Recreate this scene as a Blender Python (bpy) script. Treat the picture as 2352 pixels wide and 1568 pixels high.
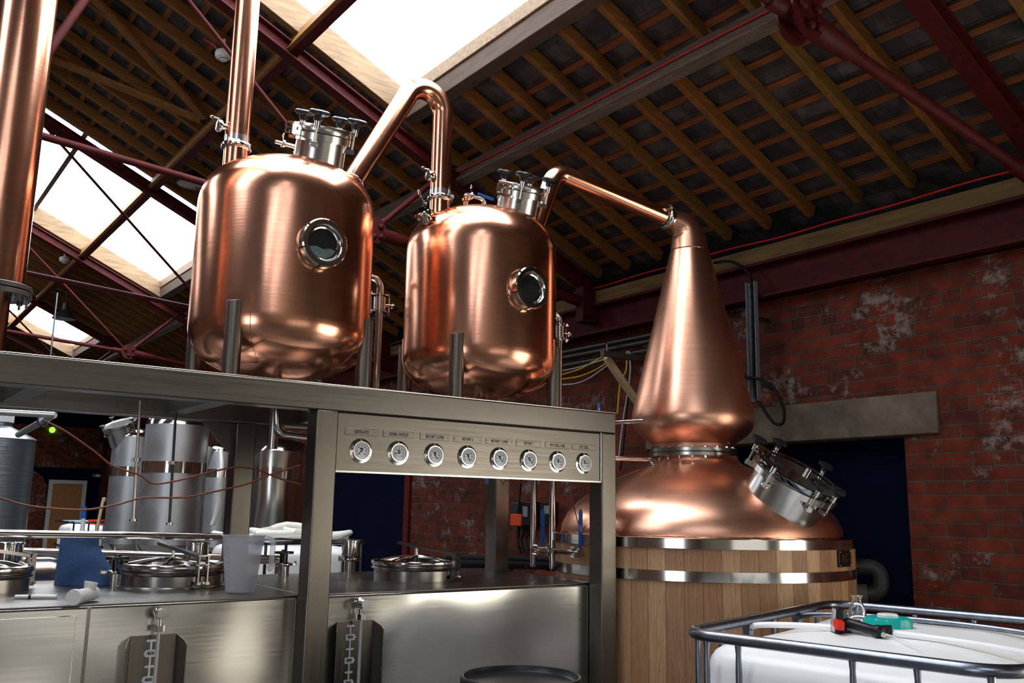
import bpy, bmesh, math, random
from mathutils import Vector as V, Matrix
random.seed(7)
for o in list(bpy.data.objects): bpy.data.objects.remove(o)
S = bpy.context.scene
COL = S.collection
pi = math.pi
rad = math.radians

# ------------------------------------------------------------------ camera
FPX, YAW, PITCH, ROLL = 2098.3, rad(-35.91), rad(10.37), rad(0.988)
E = 1.6                                    # eye height
_f = V((-math.sin(YAW)*math.cos(PITCH), math.cos(YAW)*math.cos(PITCH), math.sin(PITCH)))
_r = V((math.cos(YAW), math.sin(YAW), 0)); _u = _r.cross(_f)
CR = math.cos(ROLL)*_r + math.sin(ROLL)*_u
CU = -math.sin(ROLL)*_r + math.cos(ROLL)*_u
CF = _f
cam_d = bpy.data.cameras.new('camera'); cam = bpy.data.objects.new('camera', cam_d); COL.objects.link(cam)
cam_d.sensor_width = 36; cam_d.sensor_fit = 'HORIZONTAL'; cam_d.lens = FPX/2352*36
cam_d.clip_start = 0.05; cam_d.clip_end = 200
cam.matrix_world = Matrix(((CR.x, CU.x, -CF.x, 0), (CR.y, CU.y, -CF.y, 0), (CR.z, CU.z, -CF.z, E), (0, 0, 0, 1)))
S.camera = cam
def ray(x, y): return (CR*((x-1176)/FPX) - CU*((y-784)/FPX) + CF)
EYE = V((0, 0, E))
def PY(x, y, Y): d = ray(x, y); return EYE + d*(Y/d.y)
def PX(x, y, X): d = ray(x, y); return EYE + d*(X/d.x)
def PZ(x, y, z): d = ray(x, y); return EYE + d*((z-E)/d.z)
def PH(x, y, D): d = ray(x, y); return EYE + d*(D/math.hypot(d.x, d.y))   # at horizontal distance D
def PP(x, y, a, b):                        # on the vertical plane through plan points a, b
    n = V((b[1]-a[1], -(b[0]-a[0]), 0)); d = ray(x, y); return EYE + d*(n.dot(V((a[0], a[1], 0)))/n.dot(d))

# ------------------------------------------------------------------ view, world, daylight
S.view_settings.view_transform = 'Standard'; S.view_settings.look = 'None'
S.view_settings.exposure = 0.42; S.view_settings.gamma = 1.0; S.view_settings.use_curve_mapping = False
W = bpy.data.worlds.new('overcast_sky'); S.world = W; W.use_nodes = True
bg = W.node_tree.nodes['Background']; bg.inputs[0].default_value = (0.75, 0.86, 1.0, 1); bg.inputs[1].default_value = 2.5
def area(name, loc, direction, sx, sy, power, col=(1, 1, 1), spread=None):
    L = bpy.data.lights.new(name, 'AREA'); L.shape = 'RECTANGLE'; L.size = sx; L.size_y = sy; L.energy = power; L.color = col
    if spread: L.spread = spread
    o = bpy.data.objects.new(name, L); COL.objects.link(o); o.location = loc
    o.rotation_euler = V(direction).to_track_quat('-Z', 'Y').to_euler(); return o
# unseen door daylight from left and right, plus a fill added behind the camera
area('daylight_yard_door', (5.0, -0.9, 1.15), (-1, 0.0, 0), 4.2, 2.2, 115, (1.0, 0.94, 0.80))
area('added_tank_fill', (1.6, -5.9, 1.3), (0, 1, 0.0), 4.4, 2.2, 20, (1.0, 0.96, 0.9))  # unseen area light added to brighten the left tank front
area('daylight_roller_door', (-6.2, -1.0, 1.5), (1, 0.0, 0), 2.6, 2.6, 70, (0.86, 0.92, 1.0))
SKY_STRENGTH = 7.0

# ------------------------------------------------------------------ materials
MATS = {}
def nm(name):
    m = bpy.data.materials.new(name); m.use_nodes = True; nt = m.node_tree
    return m, nt, nt.nodes, nt.links, nt.nodes['Principled BSDF']
def pbr(name, col, rough=0.5, metal=0.0, noise=0.0, nscale=8, bump=0.0, stretch=(1, 1, 1), rvar=0.0, spec=0.5, coat=0, trans=0, alpha=1, ior=1.45, aniso=0, emis=None, sss=0):
    if name in MATS: return MATS[name]
    m, nt, N, L, B = nm(name)
    B.inputs['Base Color'].default_value = (*col, 1); B.inputs['Roughness'].default_value = rough; B.inputs['Metallic'].default_value = metal
    B.inputs['Specular IOR Level'].default_value = spec; B.inputs['Coat Weight'].default_value = coat
    B.inputs['Transmission Weight'].default_value = trans; B.inputs['IOR'].default_value = ior; B.inputs['Anisotropic'].default_value = aniso
    B.inputs['Alpha'].default_value = alpha
    if sss: B.inputs['Subsurface Weight'].default_value = sss; B.inputs['Subsurface Radius'].default_value = (.05, .05, .05)
    if noise or bump or rvar:
        tc = N.new('ShaderNodeTexCoord'); mp = N.new('ShaderNodeMapping'); mp.inputs['Scale'].default_value = stretch
        L.new(tc.outputs['Object'], mp.inputs[0]); nz = N.new('ShaderNodeTexNoise'); nz.inputs['Scale'].default_value = nscale
        nz.inputs['Detail'].default_value = 6; nz.inputs['Roughness'].default_value = .6; L.new(mp.outputs[0], nz.inputs['Vector'])
        if noise:
            rp = N.new('ShaderNodeValToRGB'); rp.color_ramp.elements[0].position = .3; rp.color_ramp.elements[1].position = .7
            rp.color_ramp.elements[0].color = (*[c*(1-noise) for c in col], 1); rp.color_ramp.elements[1].color = (*[min(1, c*(1+noise)) for c in col], 1)
            L.new(nz.outputs[0], rp.inputs[0]); L.new(rp.outputs[0], B.inputs['Base Color'])
        if rvar:
            mr = N.new('ShaderNodeMapRange'); mr.inputs[1].default_value = .3; mr.inputs[2].default_value = .7
            mr.inputs[3].default_value = max(.02, rough-rvar); mr.inputs[4].default_value = rough+rvar
            L.new(nz.outputs[0], mr.inputs[0]); L.new(mr.outputs[0], B.inputs['Roughness'])
        if bump:
            bp = N.new('ShaderNodeBump'); bp.inputs['Strength'].default_value = bump; bp.inputs['Distance'].default_value = .01
            L.new(nz.outputs[0], bp.inputs['Height']); L.new(bp.outputs[0], B.inputs['Normal'])
    if emis: B.inputs['Emission Color'].default_value = (*emis[0], 1); B.inputs['Emission Strength'].default_value = emis[1]
    MATS[name] = m; return m

def copper_mat(name, base, rough, stain=0.25, wav=0.35):
    m, nt, N, L, B = nm(name)
    B.inputs['Metallic'].default_value = 1; B.inputs['Specular Tint'].default_value = (1, .8, .7, 1)
    tc = N.new('ShaderNodeTexCoord')
    n1 = N.new('ShaderNodeTexNoise'); n1.inputs['Scale'].default_value = 3.0; n1.inputs['Detail'].default_value = 5
    mp = N.new('ShaderNodeMapping'); mp.inputs['Scale'].default_value = (1, 1, .45)
    L.new(tc.outputs['Object'], mp.inputs[0]); L.new(mp.outputs[0], n1.inputs[0])
    rp = N.new('ShaderNodeValToRGB'); e = rp.color_ramp.elements
    e[0].position = .32; e[0].color = (*[c*(1-stain) for c in base], 1); e[1].position = .62; e[1].color = (*base, 1)
    L.new(n1.outputs[0], rp.inputs[0])
    n2 = N.new('ShaderNodeTexNoise'); n2.inputs['Scale'].default_value = 14; n2.inputs['Detail'].default_value = 8
    mp2 = N.new('ShaderNodeMapping'); mp2.inputs['Scale'].default_value = (.25, .25, 9)      # fine turning marks round the vessel
    L.new(tc.outputs['Object'], mp2.inputs[0]); L.new(mp2.outputs[0], n2.inputs[0])
    mix = N.new('ShaderNodeMix'); mix.data_type = 'RGBA'; mix.blend_type = 'MULTIPLY'; mix.inputs[0].default_value = .35
    r2 = N.new('ShaderNodeValToRGB'); r2.color_ramp.elements[0].position = .35; r2.color_ramp.elements[1].position = .65
    r2.color_ramp.elements[0].color = (.75, .7, .68, 1); r2.color_ramp.elements[1].color = (1, 1, 1, 1)
    L.new(n2.outputs[0], r2.inputs[0]); L.new(rp.outputs[0], mix.inputs[6]); L.new(r2.outputs[0], mix.inputs[7])
    L.new(mix.outputs[2], B.inputs['Base Color'])
    mr = N.new('ShaderNodeMapRange'); mr.inputs[1].default_value = .3; mr.inputs[2].default_value = .7
    mr.inputs[3].default_value = rough*1.25; mr.inputs[4].default_value = rough*.75
    L.new(n1.outputs[0], mr.inputs[0]); L.new(mr.outputs[0], B.inputs['Roughness'])
    n3 = N.new('ShaderNodeTexNoise'); n3.inputs['Scale'].default_value = 5; n3.inputs['Detail'].default_value = 2
    L.new(mp.outputs[0], n3.inputs[0])
    bp = N.new('ShaderNodeBump'); bp.inputs['Strength'].default_value = wav; bp.inputs['Distance'].default_value = .012
    b2 = N.new('ShaderNodeBump'); b2.inputs['Strength'].default_value = .05; b2.inputs['Distance'].default_value = .002
    L.new(n3.outputs[0], bp.inputs['Height']); L.new(n2.outputs[0], b2.inputs['Height']); L.new(bp.outputs[0], b2.inputs['Normal'])
    L.new(b2.outputs[0], B.inputs['Normal'])
    MATS[name] = m; return m
COPPER = copper_mat('copper_brushed', (0.92, 0.45, 0.29), .2, .28, .10)
COPPER_PIPE = copper_mat('copper_pipe', (0.92, 0.44, 0.28), .19, .15, .05)
COPPER_STILL = copper_mat('copper_still', (0.95, 0.50, 0.34), .32, .25, .05)

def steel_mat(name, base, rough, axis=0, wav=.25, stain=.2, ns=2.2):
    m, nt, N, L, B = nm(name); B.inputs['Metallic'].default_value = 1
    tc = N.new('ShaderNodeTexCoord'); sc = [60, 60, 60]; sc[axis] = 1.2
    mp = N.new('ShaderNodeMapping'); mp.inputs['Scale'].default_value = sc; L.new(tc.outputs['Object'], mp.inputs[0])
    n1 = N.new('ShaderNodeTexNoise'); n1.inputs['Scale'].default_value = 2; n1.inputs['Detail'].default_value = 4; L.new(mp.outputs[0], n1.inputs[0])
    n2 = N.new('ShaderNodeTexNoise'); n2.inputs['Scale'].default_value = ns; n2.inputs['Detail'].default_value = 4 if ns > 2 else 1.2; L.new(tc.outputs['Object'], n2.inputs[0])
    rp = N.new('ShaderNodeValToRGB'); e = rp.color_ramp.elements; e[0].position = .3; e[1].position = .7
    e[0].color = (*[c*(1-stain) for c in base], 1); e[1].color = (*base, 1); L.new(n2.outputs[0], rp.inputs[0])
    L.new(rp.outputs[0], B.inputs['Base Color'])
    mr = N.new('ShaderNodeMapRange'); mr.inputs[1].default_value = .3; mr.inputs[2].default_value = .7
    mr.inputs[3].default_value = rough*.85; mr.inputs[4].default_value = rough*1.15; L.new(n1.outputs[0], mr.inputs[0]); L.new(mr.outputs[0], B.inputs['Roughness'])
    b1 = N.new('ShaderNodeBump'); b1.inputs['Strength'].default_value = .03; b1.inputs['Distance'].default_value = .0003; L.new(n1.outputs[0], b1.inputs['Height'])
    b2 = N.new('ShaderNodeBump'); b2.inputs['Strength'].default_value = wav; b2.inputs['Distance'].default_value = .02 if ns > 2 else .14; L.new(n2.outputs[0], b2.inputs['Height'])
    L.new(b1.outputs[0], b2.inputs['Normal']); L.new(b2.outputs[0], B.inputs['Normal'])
    MATS[name] = m; return m
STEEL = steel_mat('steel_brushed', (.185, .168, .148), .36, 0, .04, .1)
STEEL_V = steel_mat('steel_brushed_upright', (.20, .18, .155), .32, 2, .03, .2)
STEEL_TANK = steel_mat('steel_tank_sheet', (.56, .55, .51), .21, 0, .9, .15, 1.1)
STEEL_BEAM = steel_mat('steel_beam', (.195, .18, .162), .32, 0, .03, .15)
STEEL_TOP = steel_mat('steel_top_roof_reflection', (.24, .22, .20), .3, 0, .05, .2)  # tank steel darkened: the dark roof's reflection is put into the colour
STEEL_D = pbr('steel_dark_satin', (.30, .28, .26), .24, 1)
POL = pbr('steel_polished', (.62, .60, .57), .12, 1)
POLR = pbr('steel_satin', (.58, .56, .53), .24, 1)
GALV = pbr('galvanised', (.24, .27, .32), .3, 1, noise=.2, nscale=30)
GALVD = pbr('galvanised_dark_tube', (.12, .14, .18), .22, 1, noise=.2, nscale=20)
BLK = pbr('black_plastic', (.010, .010, .012), .38, spec=.35)
BLKR = pbr('black_rubber', (.006, .006, .006), .6, spec=.25)
GASK = pbr('gasket', (.01, .01, .01), .7)
BLUE_H = pbr('blue_handle', (.01, .10, .42), .4)
WHITE = pbr('white_plastic', (.8, .8, .78), .35)
IBC_W = pbr('ibc_plastic', (.93, .93, .92), .32, noise=.03, nscale=3, sss=.15)
HOSE_W = pbr('white_hose', (.8, .78, .70), .4)
TEAL = pbr('teal_plastic', (.0, .38, .34), .35)
REDP = pbr('red_plastic', (.75, .02, .01), .35)
ORANGE_W = pbr('orange_wire', (.16, .035, .012), .5)
RED_CABLE = pbr('red_cable', (.5, .01, .01), .45)
YEL_W = pbr('yellow_wire', (.5, .38, .02), .5)
GREY_W = pbr('grey_wire', (.35, .35, .35), .5)
RED_IRON = pbr('red_oxide_steel', (.055, .004, .004), .6, 0, spec=.22, noise=.35, nscale=12, bump=.3)
def vary(m, cols):
    # every length of timber has its own tone
    nt = m.node_tree; N = nt.nodes; L = nt.links; B = N['Principled BSDF']; src = B.inputs['Base Color'].links[0].from_socket
    oi = N.new('ShaderNodeObjectInfo'); rp = N.new('ShaderNodeValToRGB'); e = rp.color_ramp.elements
    e[0].color = (*cols[0], 1); e[1].color = (*cols[-1], 1)
    for k, c in enumerate(cols[1:-1]): e.new((k+1)/(len(cols)-1)).color = (*c, 1)
    mx = N.new('ShaderNodeMix'); mx.data_type = 'RGBA'; mx.blend_type = 'MULTIPLY'; mx.inputs[0].default_value = 1
    L.new(oi.outputs['Random'], rp.inputs[0]); L.new(src, mx.inputs[6]); L.new(rp.outputs[0], mx.inputs[7]); L.new(mx.outputs[2], B.inputs['Base Color'])
    return m
WOOD_RAFT = vary(pbr('rafter_timber', (.21, .085, .014), .7, noise=.35, nscale=5, stretch=(1, 8, 8), bump=.2), [(1, .9, .9), (.82, 1.05, .9), (1.05, .85, .8), (.75, .8, .9), (1, 1, 1)])
WOOD_BATT = vary(pbr('batten_timber', (.22, .07, .018), .7, noise=.35, nscale=5, stretch=(8, 1, 8), bump=.2), [(1, 1, 1), (.8, .8, .8), (1.1, .95, .9)])
WOOD_OLD = pbr('old_purlin_timber', (.10, .07, .052), .75, noise=.4, nscale=5, stretch=(8, 1, 8), bump=.3)
WOOD_NEW = pbr('new_timber', (.20, .125, .062), .65, noise=.35, nscale=5, stretch=(1, 8, 8), bump=.2)
WOOD_PLATE = pbr('plate_timber', (.12, .07, .014), .7, noise=.4, nscale=4, stretch=(8, 1, 8), bump=.2)
PALEWOOD = pbr('pale_timber', (.55, .42, .25), .6, noise=.2, nscale=6)
DOORW = pbr('oak_door', (.36, .16, .045), .5, noise=.15, nscale=8, stretch=(6, 6, 1))
BLUE_P = pbr('navy_paint', (.0012, .003, .015), .9, spec=.08, noise=.15, nscale=3)
BLUE_D = pbr('navy_cladding', (.002, .004, .016), .8, spec=.15)
BLUEPAPER = pbr('blue_paper', (.035, .08, .20), .85, noise=.08, nscale=60, bump=.3)
GLASS = pbr('clear_glass', (1, 1, 1), .02, trans=1, ior=1.45)
DARKGLASS = pbr('sight_glass', (.012, .016, .016), .06, rvar=.0, coat=1)
FROST = pbr('condensation', (.07, .10, .10), .5, noise=.4, nscale=40)
INK = pbr('black_ink', (.01, .01, .01), .6)
ENGR = pbr('engraved_lettering', (.02, .018, .016), .6)
DIAL = pbr('dial_white', (.62, .63, .64), .4)
PLQ = pbr('dark_plaque', (.03, .02, .015), .3, .6)
PLQT = pbr('plaque_lettering', (.09, .05, .035), .4, .5)
SIGNG = pbr('exit_sign_green', (.0, .12, .04), .5)
SCALEW = pbr('scale_white', (.62, .62, .66), .5)
LIMEG = pbr('green_lamp', (.1, .5, .02), .5, emis=((.35, 1, .05), 1.2))
CLEARP = pbr('clear_tube', (.62, .62, .60), .12, .5, trans=.2)
CONC = pbr('concrete_floor', (.10, .095, .09), .45, noise=.3, nscale=1.5, bump=.1)

def brick_mat(name, axis, c1=(.15, .024, .009), c2=(.045, .011, .006), mortar=(.07, .058, .040), white=.5, dirt=.35):
    m, nt, N, L, B = nm(name); tc = N.new('ShaderNodeTexCoord'); sp = N.new('ShaderNodeSeparateXYZ'); cb = N.new('ShaderNodeCombineXYZ')
    L.new(tc.outputs['Object'], sp.inputs[0]); L.new(sp.outputs[axis], cb.inputs[0]); L.new(sp.outputs[2], cb.inputs[1])
    # wobble courses slightly
    wn = N.new('ShaderNodeTexNoise'); wn.inputs['Scale'].default_value = 3; L.new(cb.outputs[0], wn.inputs[0])
    va = N.new('ShaderNodeVectorMath'); va.operation = 'SCALE'; va.inputs[3].default_value = .012; L.new(wn.outputs[1], va.inputs[0])
    ad = N.new('ShaderNodeVectorMath'); L.new(cb.outputs[0], ad.inputs[0]); L.new(va.outputs[0], ad.inputs[1])
    br = N.new('ShaderNodeTexBrick'); br.inputs['Scale'].default_value = 1; br.inputs['Mortar Size'].default_value = .0055; br.inputs['Mortar Smooth'].default_value = .3
    br.inputs['Bias'].default_value = -.2; br.inputs['Brick Width'].default_value = .235; br.inputs['Row Height'].default_value = .0785
    br.offset = .5; br.squash = .5; br.squash_frequency = 4
    br.inputs['Color1'].default_value = (*c1, 1); br.inputs['Color2'].default_value = (*c2, 1); br.inputs['Mortar'].default_value = (*mortar, 1)
    L.new(ad.outputs[0], br.inputs[0])
    n1 = N.new('ShaderNodeTexNoise'); n1.inputs['Scale'].default_value = 9; n1.inputs['Detail'].default_value = 8; L.new(cb.outputs[0], n1.inputs[0])
    r1 = N.new('ShaderNodeValToRGB'); r1.color_ramp.elements[0].position = .3; r1.color_ramp.elements[1].position = .75
    r1.color_ramp.elements[0].color = (.45, .42, .42, 1); r1.color_ramp.elements[1].color = (1.25, 1.25, 1.25, 1); L.new(n1.outputs[0], r1.inputs[0])
    mx = N.new('ShaderNodeMix'); mx.data_type = 'RGBA'; mx.blend_type = 'MULTIPLY'; mx.inputs[0].default_value = .9
    L.new(br.outputs[0], mx.inputs[6]); L.new(r1.outputs[0], mx.inputs[7])
    # old whitewash and lime deposits in patches
    n2 = N.new('ShaderNodeTexNoise'); n2.inputs['Scale'].default_value = 2.3; n2.inputs['Detail'].default_value = 3
    n3 = N.new('ShaderNodeTexNoise'); n3.inputs['Scale'].default_value = 16; n3.inputs['Detail'].default_value = 8; n3.inputs['Roughness'].default_value = .75
    L.new(cb.outputs[0], n2.inputs[0]); L.new(cb.outputs[0], n3.inputs[0])
    ml = N.new('ShaderNodeMath'); ml.operation = 'MULTIPLY'; L.new(n2.outputs[0], ml.inputs[0]); L.new(n3.outputs[0], ml.inputs[1])
    r2 = N.new('ShaderNodeValToRGB'); r2.color_ramp.elements[0].position = .295; r2.color_ramp.elements[1].position = .40
    r2.color_ramp.elements[0].color = (0, 0, 0, 1); r2.color_ramp.elements[1].color = (white, white, white, 1); 
    b2 = N.new('ShaderNodeTexBrick'); b2.offset = .5; b2.squash = .5; b2.squash_frequency = 4
    for q in ('Scale', 'Mortar Size', 'Mortar Smooth', 'Brick Width', 'Row Height'): b2.inputs[q].default_value = br.inputs[q].default_value
    b2.inputs['Bias'].default_value = -.1; b2.inputs['Color1'].default_value = (0, 0, 0, 1); b2.inputs['Color2'].default_value = (1, 1, 1, 1); b2.inputs['Mortar'].default_value = (.45, .45, .45, 1)
    L.new(ad.outputs[0], b2.inputs[0]); m3 = N.new('ShaderNodeMapRange'); m3.inputs[3].default_value = .80; m3.inputs[4].default_value = 1.22; L.new(b2.outputs[0], m3.inputs[0])
    m4 = N.new('ShaderNodeMath'); m4.operation = 'MULTIPLY'; L.new(ml.outputs[0], m4.inputs[0]); L.new(m3.outputs[0], m4.inputs[1]); L.new(m4.outputs[0], r2.inputs[0])
    mw = N.new('ShaderNodeMix'); mw.data_type = 'RGBA'; L.new(r2.outputs[0], mw.inputs[0]); L.new(mx.outputs[2], mw.inputs[6]); mw.inputs[7].default_value = (.36, .30, .27, 1)
    L.new(mw.outputs[2], B.inputs['Base Color']); B.inputs['Roughness'].default_value = .8; B.inputs['Specular IOR Level'].default_value = .25
    sb = N.new('ShaderNodeMath'); sb.operation = 'SUBTRACT'; sb.inputs[0].default_value = 1; L.new(br.outputs[1], sb.inputs[1])
    a2 = N.new('ShaderNodeMath'); a2.operation = 'MULTIPLY_ADD'; L.new(n1.outputs[0], a2.inputs[0]); a2.inputs[1].default_value = .5; L.new(sb.outputs[0], a2.inputs[2])
    bp = N.new('ShaderNodeBump'); bp.inputs['Strength'].default_value = .8; bp.inputs['Distance'].default_value = .012; L.new(a2.outputs[0], bp.inputs['Height']); L.new(bp.outputs[0], B.inputs['Normal'])
    return m
BRICK_X = brick_mat('old_red_brick_side', 1)
BRICK_Y = brick_mat('old_red_brick_end', 0, c1=(.20, .045, .02))
def slate_mat():
    m, nt, N, L, B = nm('slate_underside'); tc = N.new('ShaderNodeTexCoord'); sp = N.new('ShaderNodeSeparateXYZ'); cb = N.new('ShaderNodeCombineXYZ')
    L.new(tc.outputs['Object'], sp.inputs[0]); L.new(sp.outputs[1], cb.inputs[0]); L.new(sp.outputs[0], cb.inputs[1])
    br = N.new('ShaderNodeTexBrick'); br.inputs['Scale'].default_value = 1; br.inputs['Brick Width'].default_value = .27; br.inputs['Row Height'].default_value = .174
    br.inputs['Mortar Size'].default_value = .002; br.inputs['Color1'].default_value = (.06, .054, .052, 1); br.inputs['Color2'].default_value = (.03, .03, .031, 1); br.inputs['Mortar'].default_value = (.003, .003, .003, 1)
    L.new(cb.outputs[0], br.inputs[0])
    n = N.new('ShaderNodeTexNoise'); n.inputs['Scale'].default_value = 7; n.inputs['Detail'].default_value = 7; L.new(tc.outputs['Object'], n.inputs[0])
    r = N.new('ShaderNodeValToRGB'); r.color_ramp.elements[0].position = .45; r.color_ramp.elements[1].position = .78
    r.color_ramp.elements[0].color = (.8, .8, .8, 1); r.color_ramp.elements[1].color = (3.2, 2.9, 2.7, 1); L.new(n.outputs[0], r.inputs[0])
    mx = N.new('ShaderNodeMix'); mx.data_type = 'RGBA'; mx.blend_type = 'MULTIPLY'; mx.inputs[0].default_value = 1; L.new(br.outputs[0], mx.inputs[6]); L.new(r.outputs[0], mx.inputs[7])
    L.new(mx.outputs[2], B.inputs['Base Color']); B.inputs['Roughness'].default_value = .6
    return m
SLATE = slate_mat()
def stave_mat():
    m, nt, N, L, B = nm('oak_staves'); tc = N.new('ShaderNodeTexCoord'); sp = N.new('ShaderNodeSeparateXYZ'); L.new(tc.outputs['Object'], sp.inputs[0])
    at = N.new('ShaderNodeMath'); at.operation = 'ARCTAN2'; L.new(sp.outputs[1], at.inputs[0]); L.new(sp.outputs[0], at.inputs[1])
    mu = N.new('ShaderNodeMath'); mu.operation = 'MULTIPLY'; mu.inputs[1].default_value = 9.2; L.new(at.outputs[0], mu.inputs[0])
    fl = N.new('ShaderNodeMath'); fl.operation = 'FLOOR'; L.new(mu.outputs[0], fl.inputs[0])
    fr = N.new('ShaderNodeMath'); fr.operation = 'FRACT'; L.new(mu.outputs[0], fr.inputs[0])
    wn = N.new('ShaderNodeTexWhiteNoise'); wn.noise_dimensions = '1D'; L.new(fl.outputs[0], wn.inputs['W'])
    rp = N.new('ShaderNodeValToRGB'); e = rp.color_ramp.elements; e[0].color = (.30, .15, .07, 1); e[1].color = (.54, .33, .175, 1)
    L.new(wn.outputs['Value'], rp.inputs[0])
    cb = N.new('ShaderNodeCombineXYZ'); L.new(mu.outputs[0], cb.inputs[0]); L.new(sp.outputs[2], cb.inputs[1]); L.new(wn.outputs['Value'], cb.inputs[2])
    mp = N.new('ShaderNodeMapping'); mp.inputs['Scale'].default_value = (1.2, 1.0, 9); L.new(cb.outputs[0], mp.inputs[0])
    wv = N.new('ShaderNodeTexWave'); wv.bands_direction = 'X'; wv.inputs['Scale'].default_value = 2.2; wv.inputs['Distortion'].default_value = 16; wv.inputs['Detail'].default_value = 3; wv.inputs['Detail Scale'].default_value = 1.2
    L.new(mp.outputs[0], wv.inputs[0])
    r2 = N.new('ShaderNodeValToRGB'); r2.color_ramp.elements[0].color = (.78, .74, .7, 1); r2.color_ramp.elements[1].color = (1.08, 1.08, 1.08, 1); L.new(wv.outputs[0], r2.inputs[0])
    mx = N.new('ShaderNodeMix'); mx.data_type = 'RGBA'; mx.blend_type = 'MULTIPLY'; mx.inputs[0].default_value = 1; L.new(rp.outputs[0], mx.inputs[6]); L.new(r2.outputs[0], mx.inputs[7])
    gt = N.new('ShaderNodeMath'); gt.operation = 'GREATER_THAN'; gt.inputs[1].default_value = .03; L.new(fr.outputs[0], gt.inputs[0])
    m3 = N.new('ShaderNodeMix'); m3.data_type = 'RGBA'; L.new(gt.outputs[0], m3.inputs[0]); m3.inputs[6].default_value = (.12, .06, .025, 1); L.new(mx.outputs[2], m3.inputs[7])
    L.new(m3.outputs[2], B.inputs['Base Color']); B.inputs['Roughness'].default_value = .5
    return m
STAVES = stave_mat()
LINTEL = pbr('stained_concrete', (.12, .092, .065), .85, noise=.5, nscale=4, bump=.3)
SKYM, _nt, _N, _L, _B = nm('daylit_rooflight')
_B.inputs['Base Color'].default_value = (.8, .8, .8, 1); _B.inputs['Emission Color'].default_value = (.87, .93, 1, 1); _B.inputs['Emission Strength'].default_value = SKY_STRENGTH

SKYM2, _nt, _N, _L, _B = nm('far_rooflight_dimmed')
_B.inputs['Base Color'].default_value = (.7, .7, .7, 1); _B.inputs['Emission Color'].default_value = (.84, .90, 1, 1); _B.inputs['Emission Strength'].default_value = 4.5  # unseen far-slope panels, glow lowered to soften the copper highlights

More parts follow.
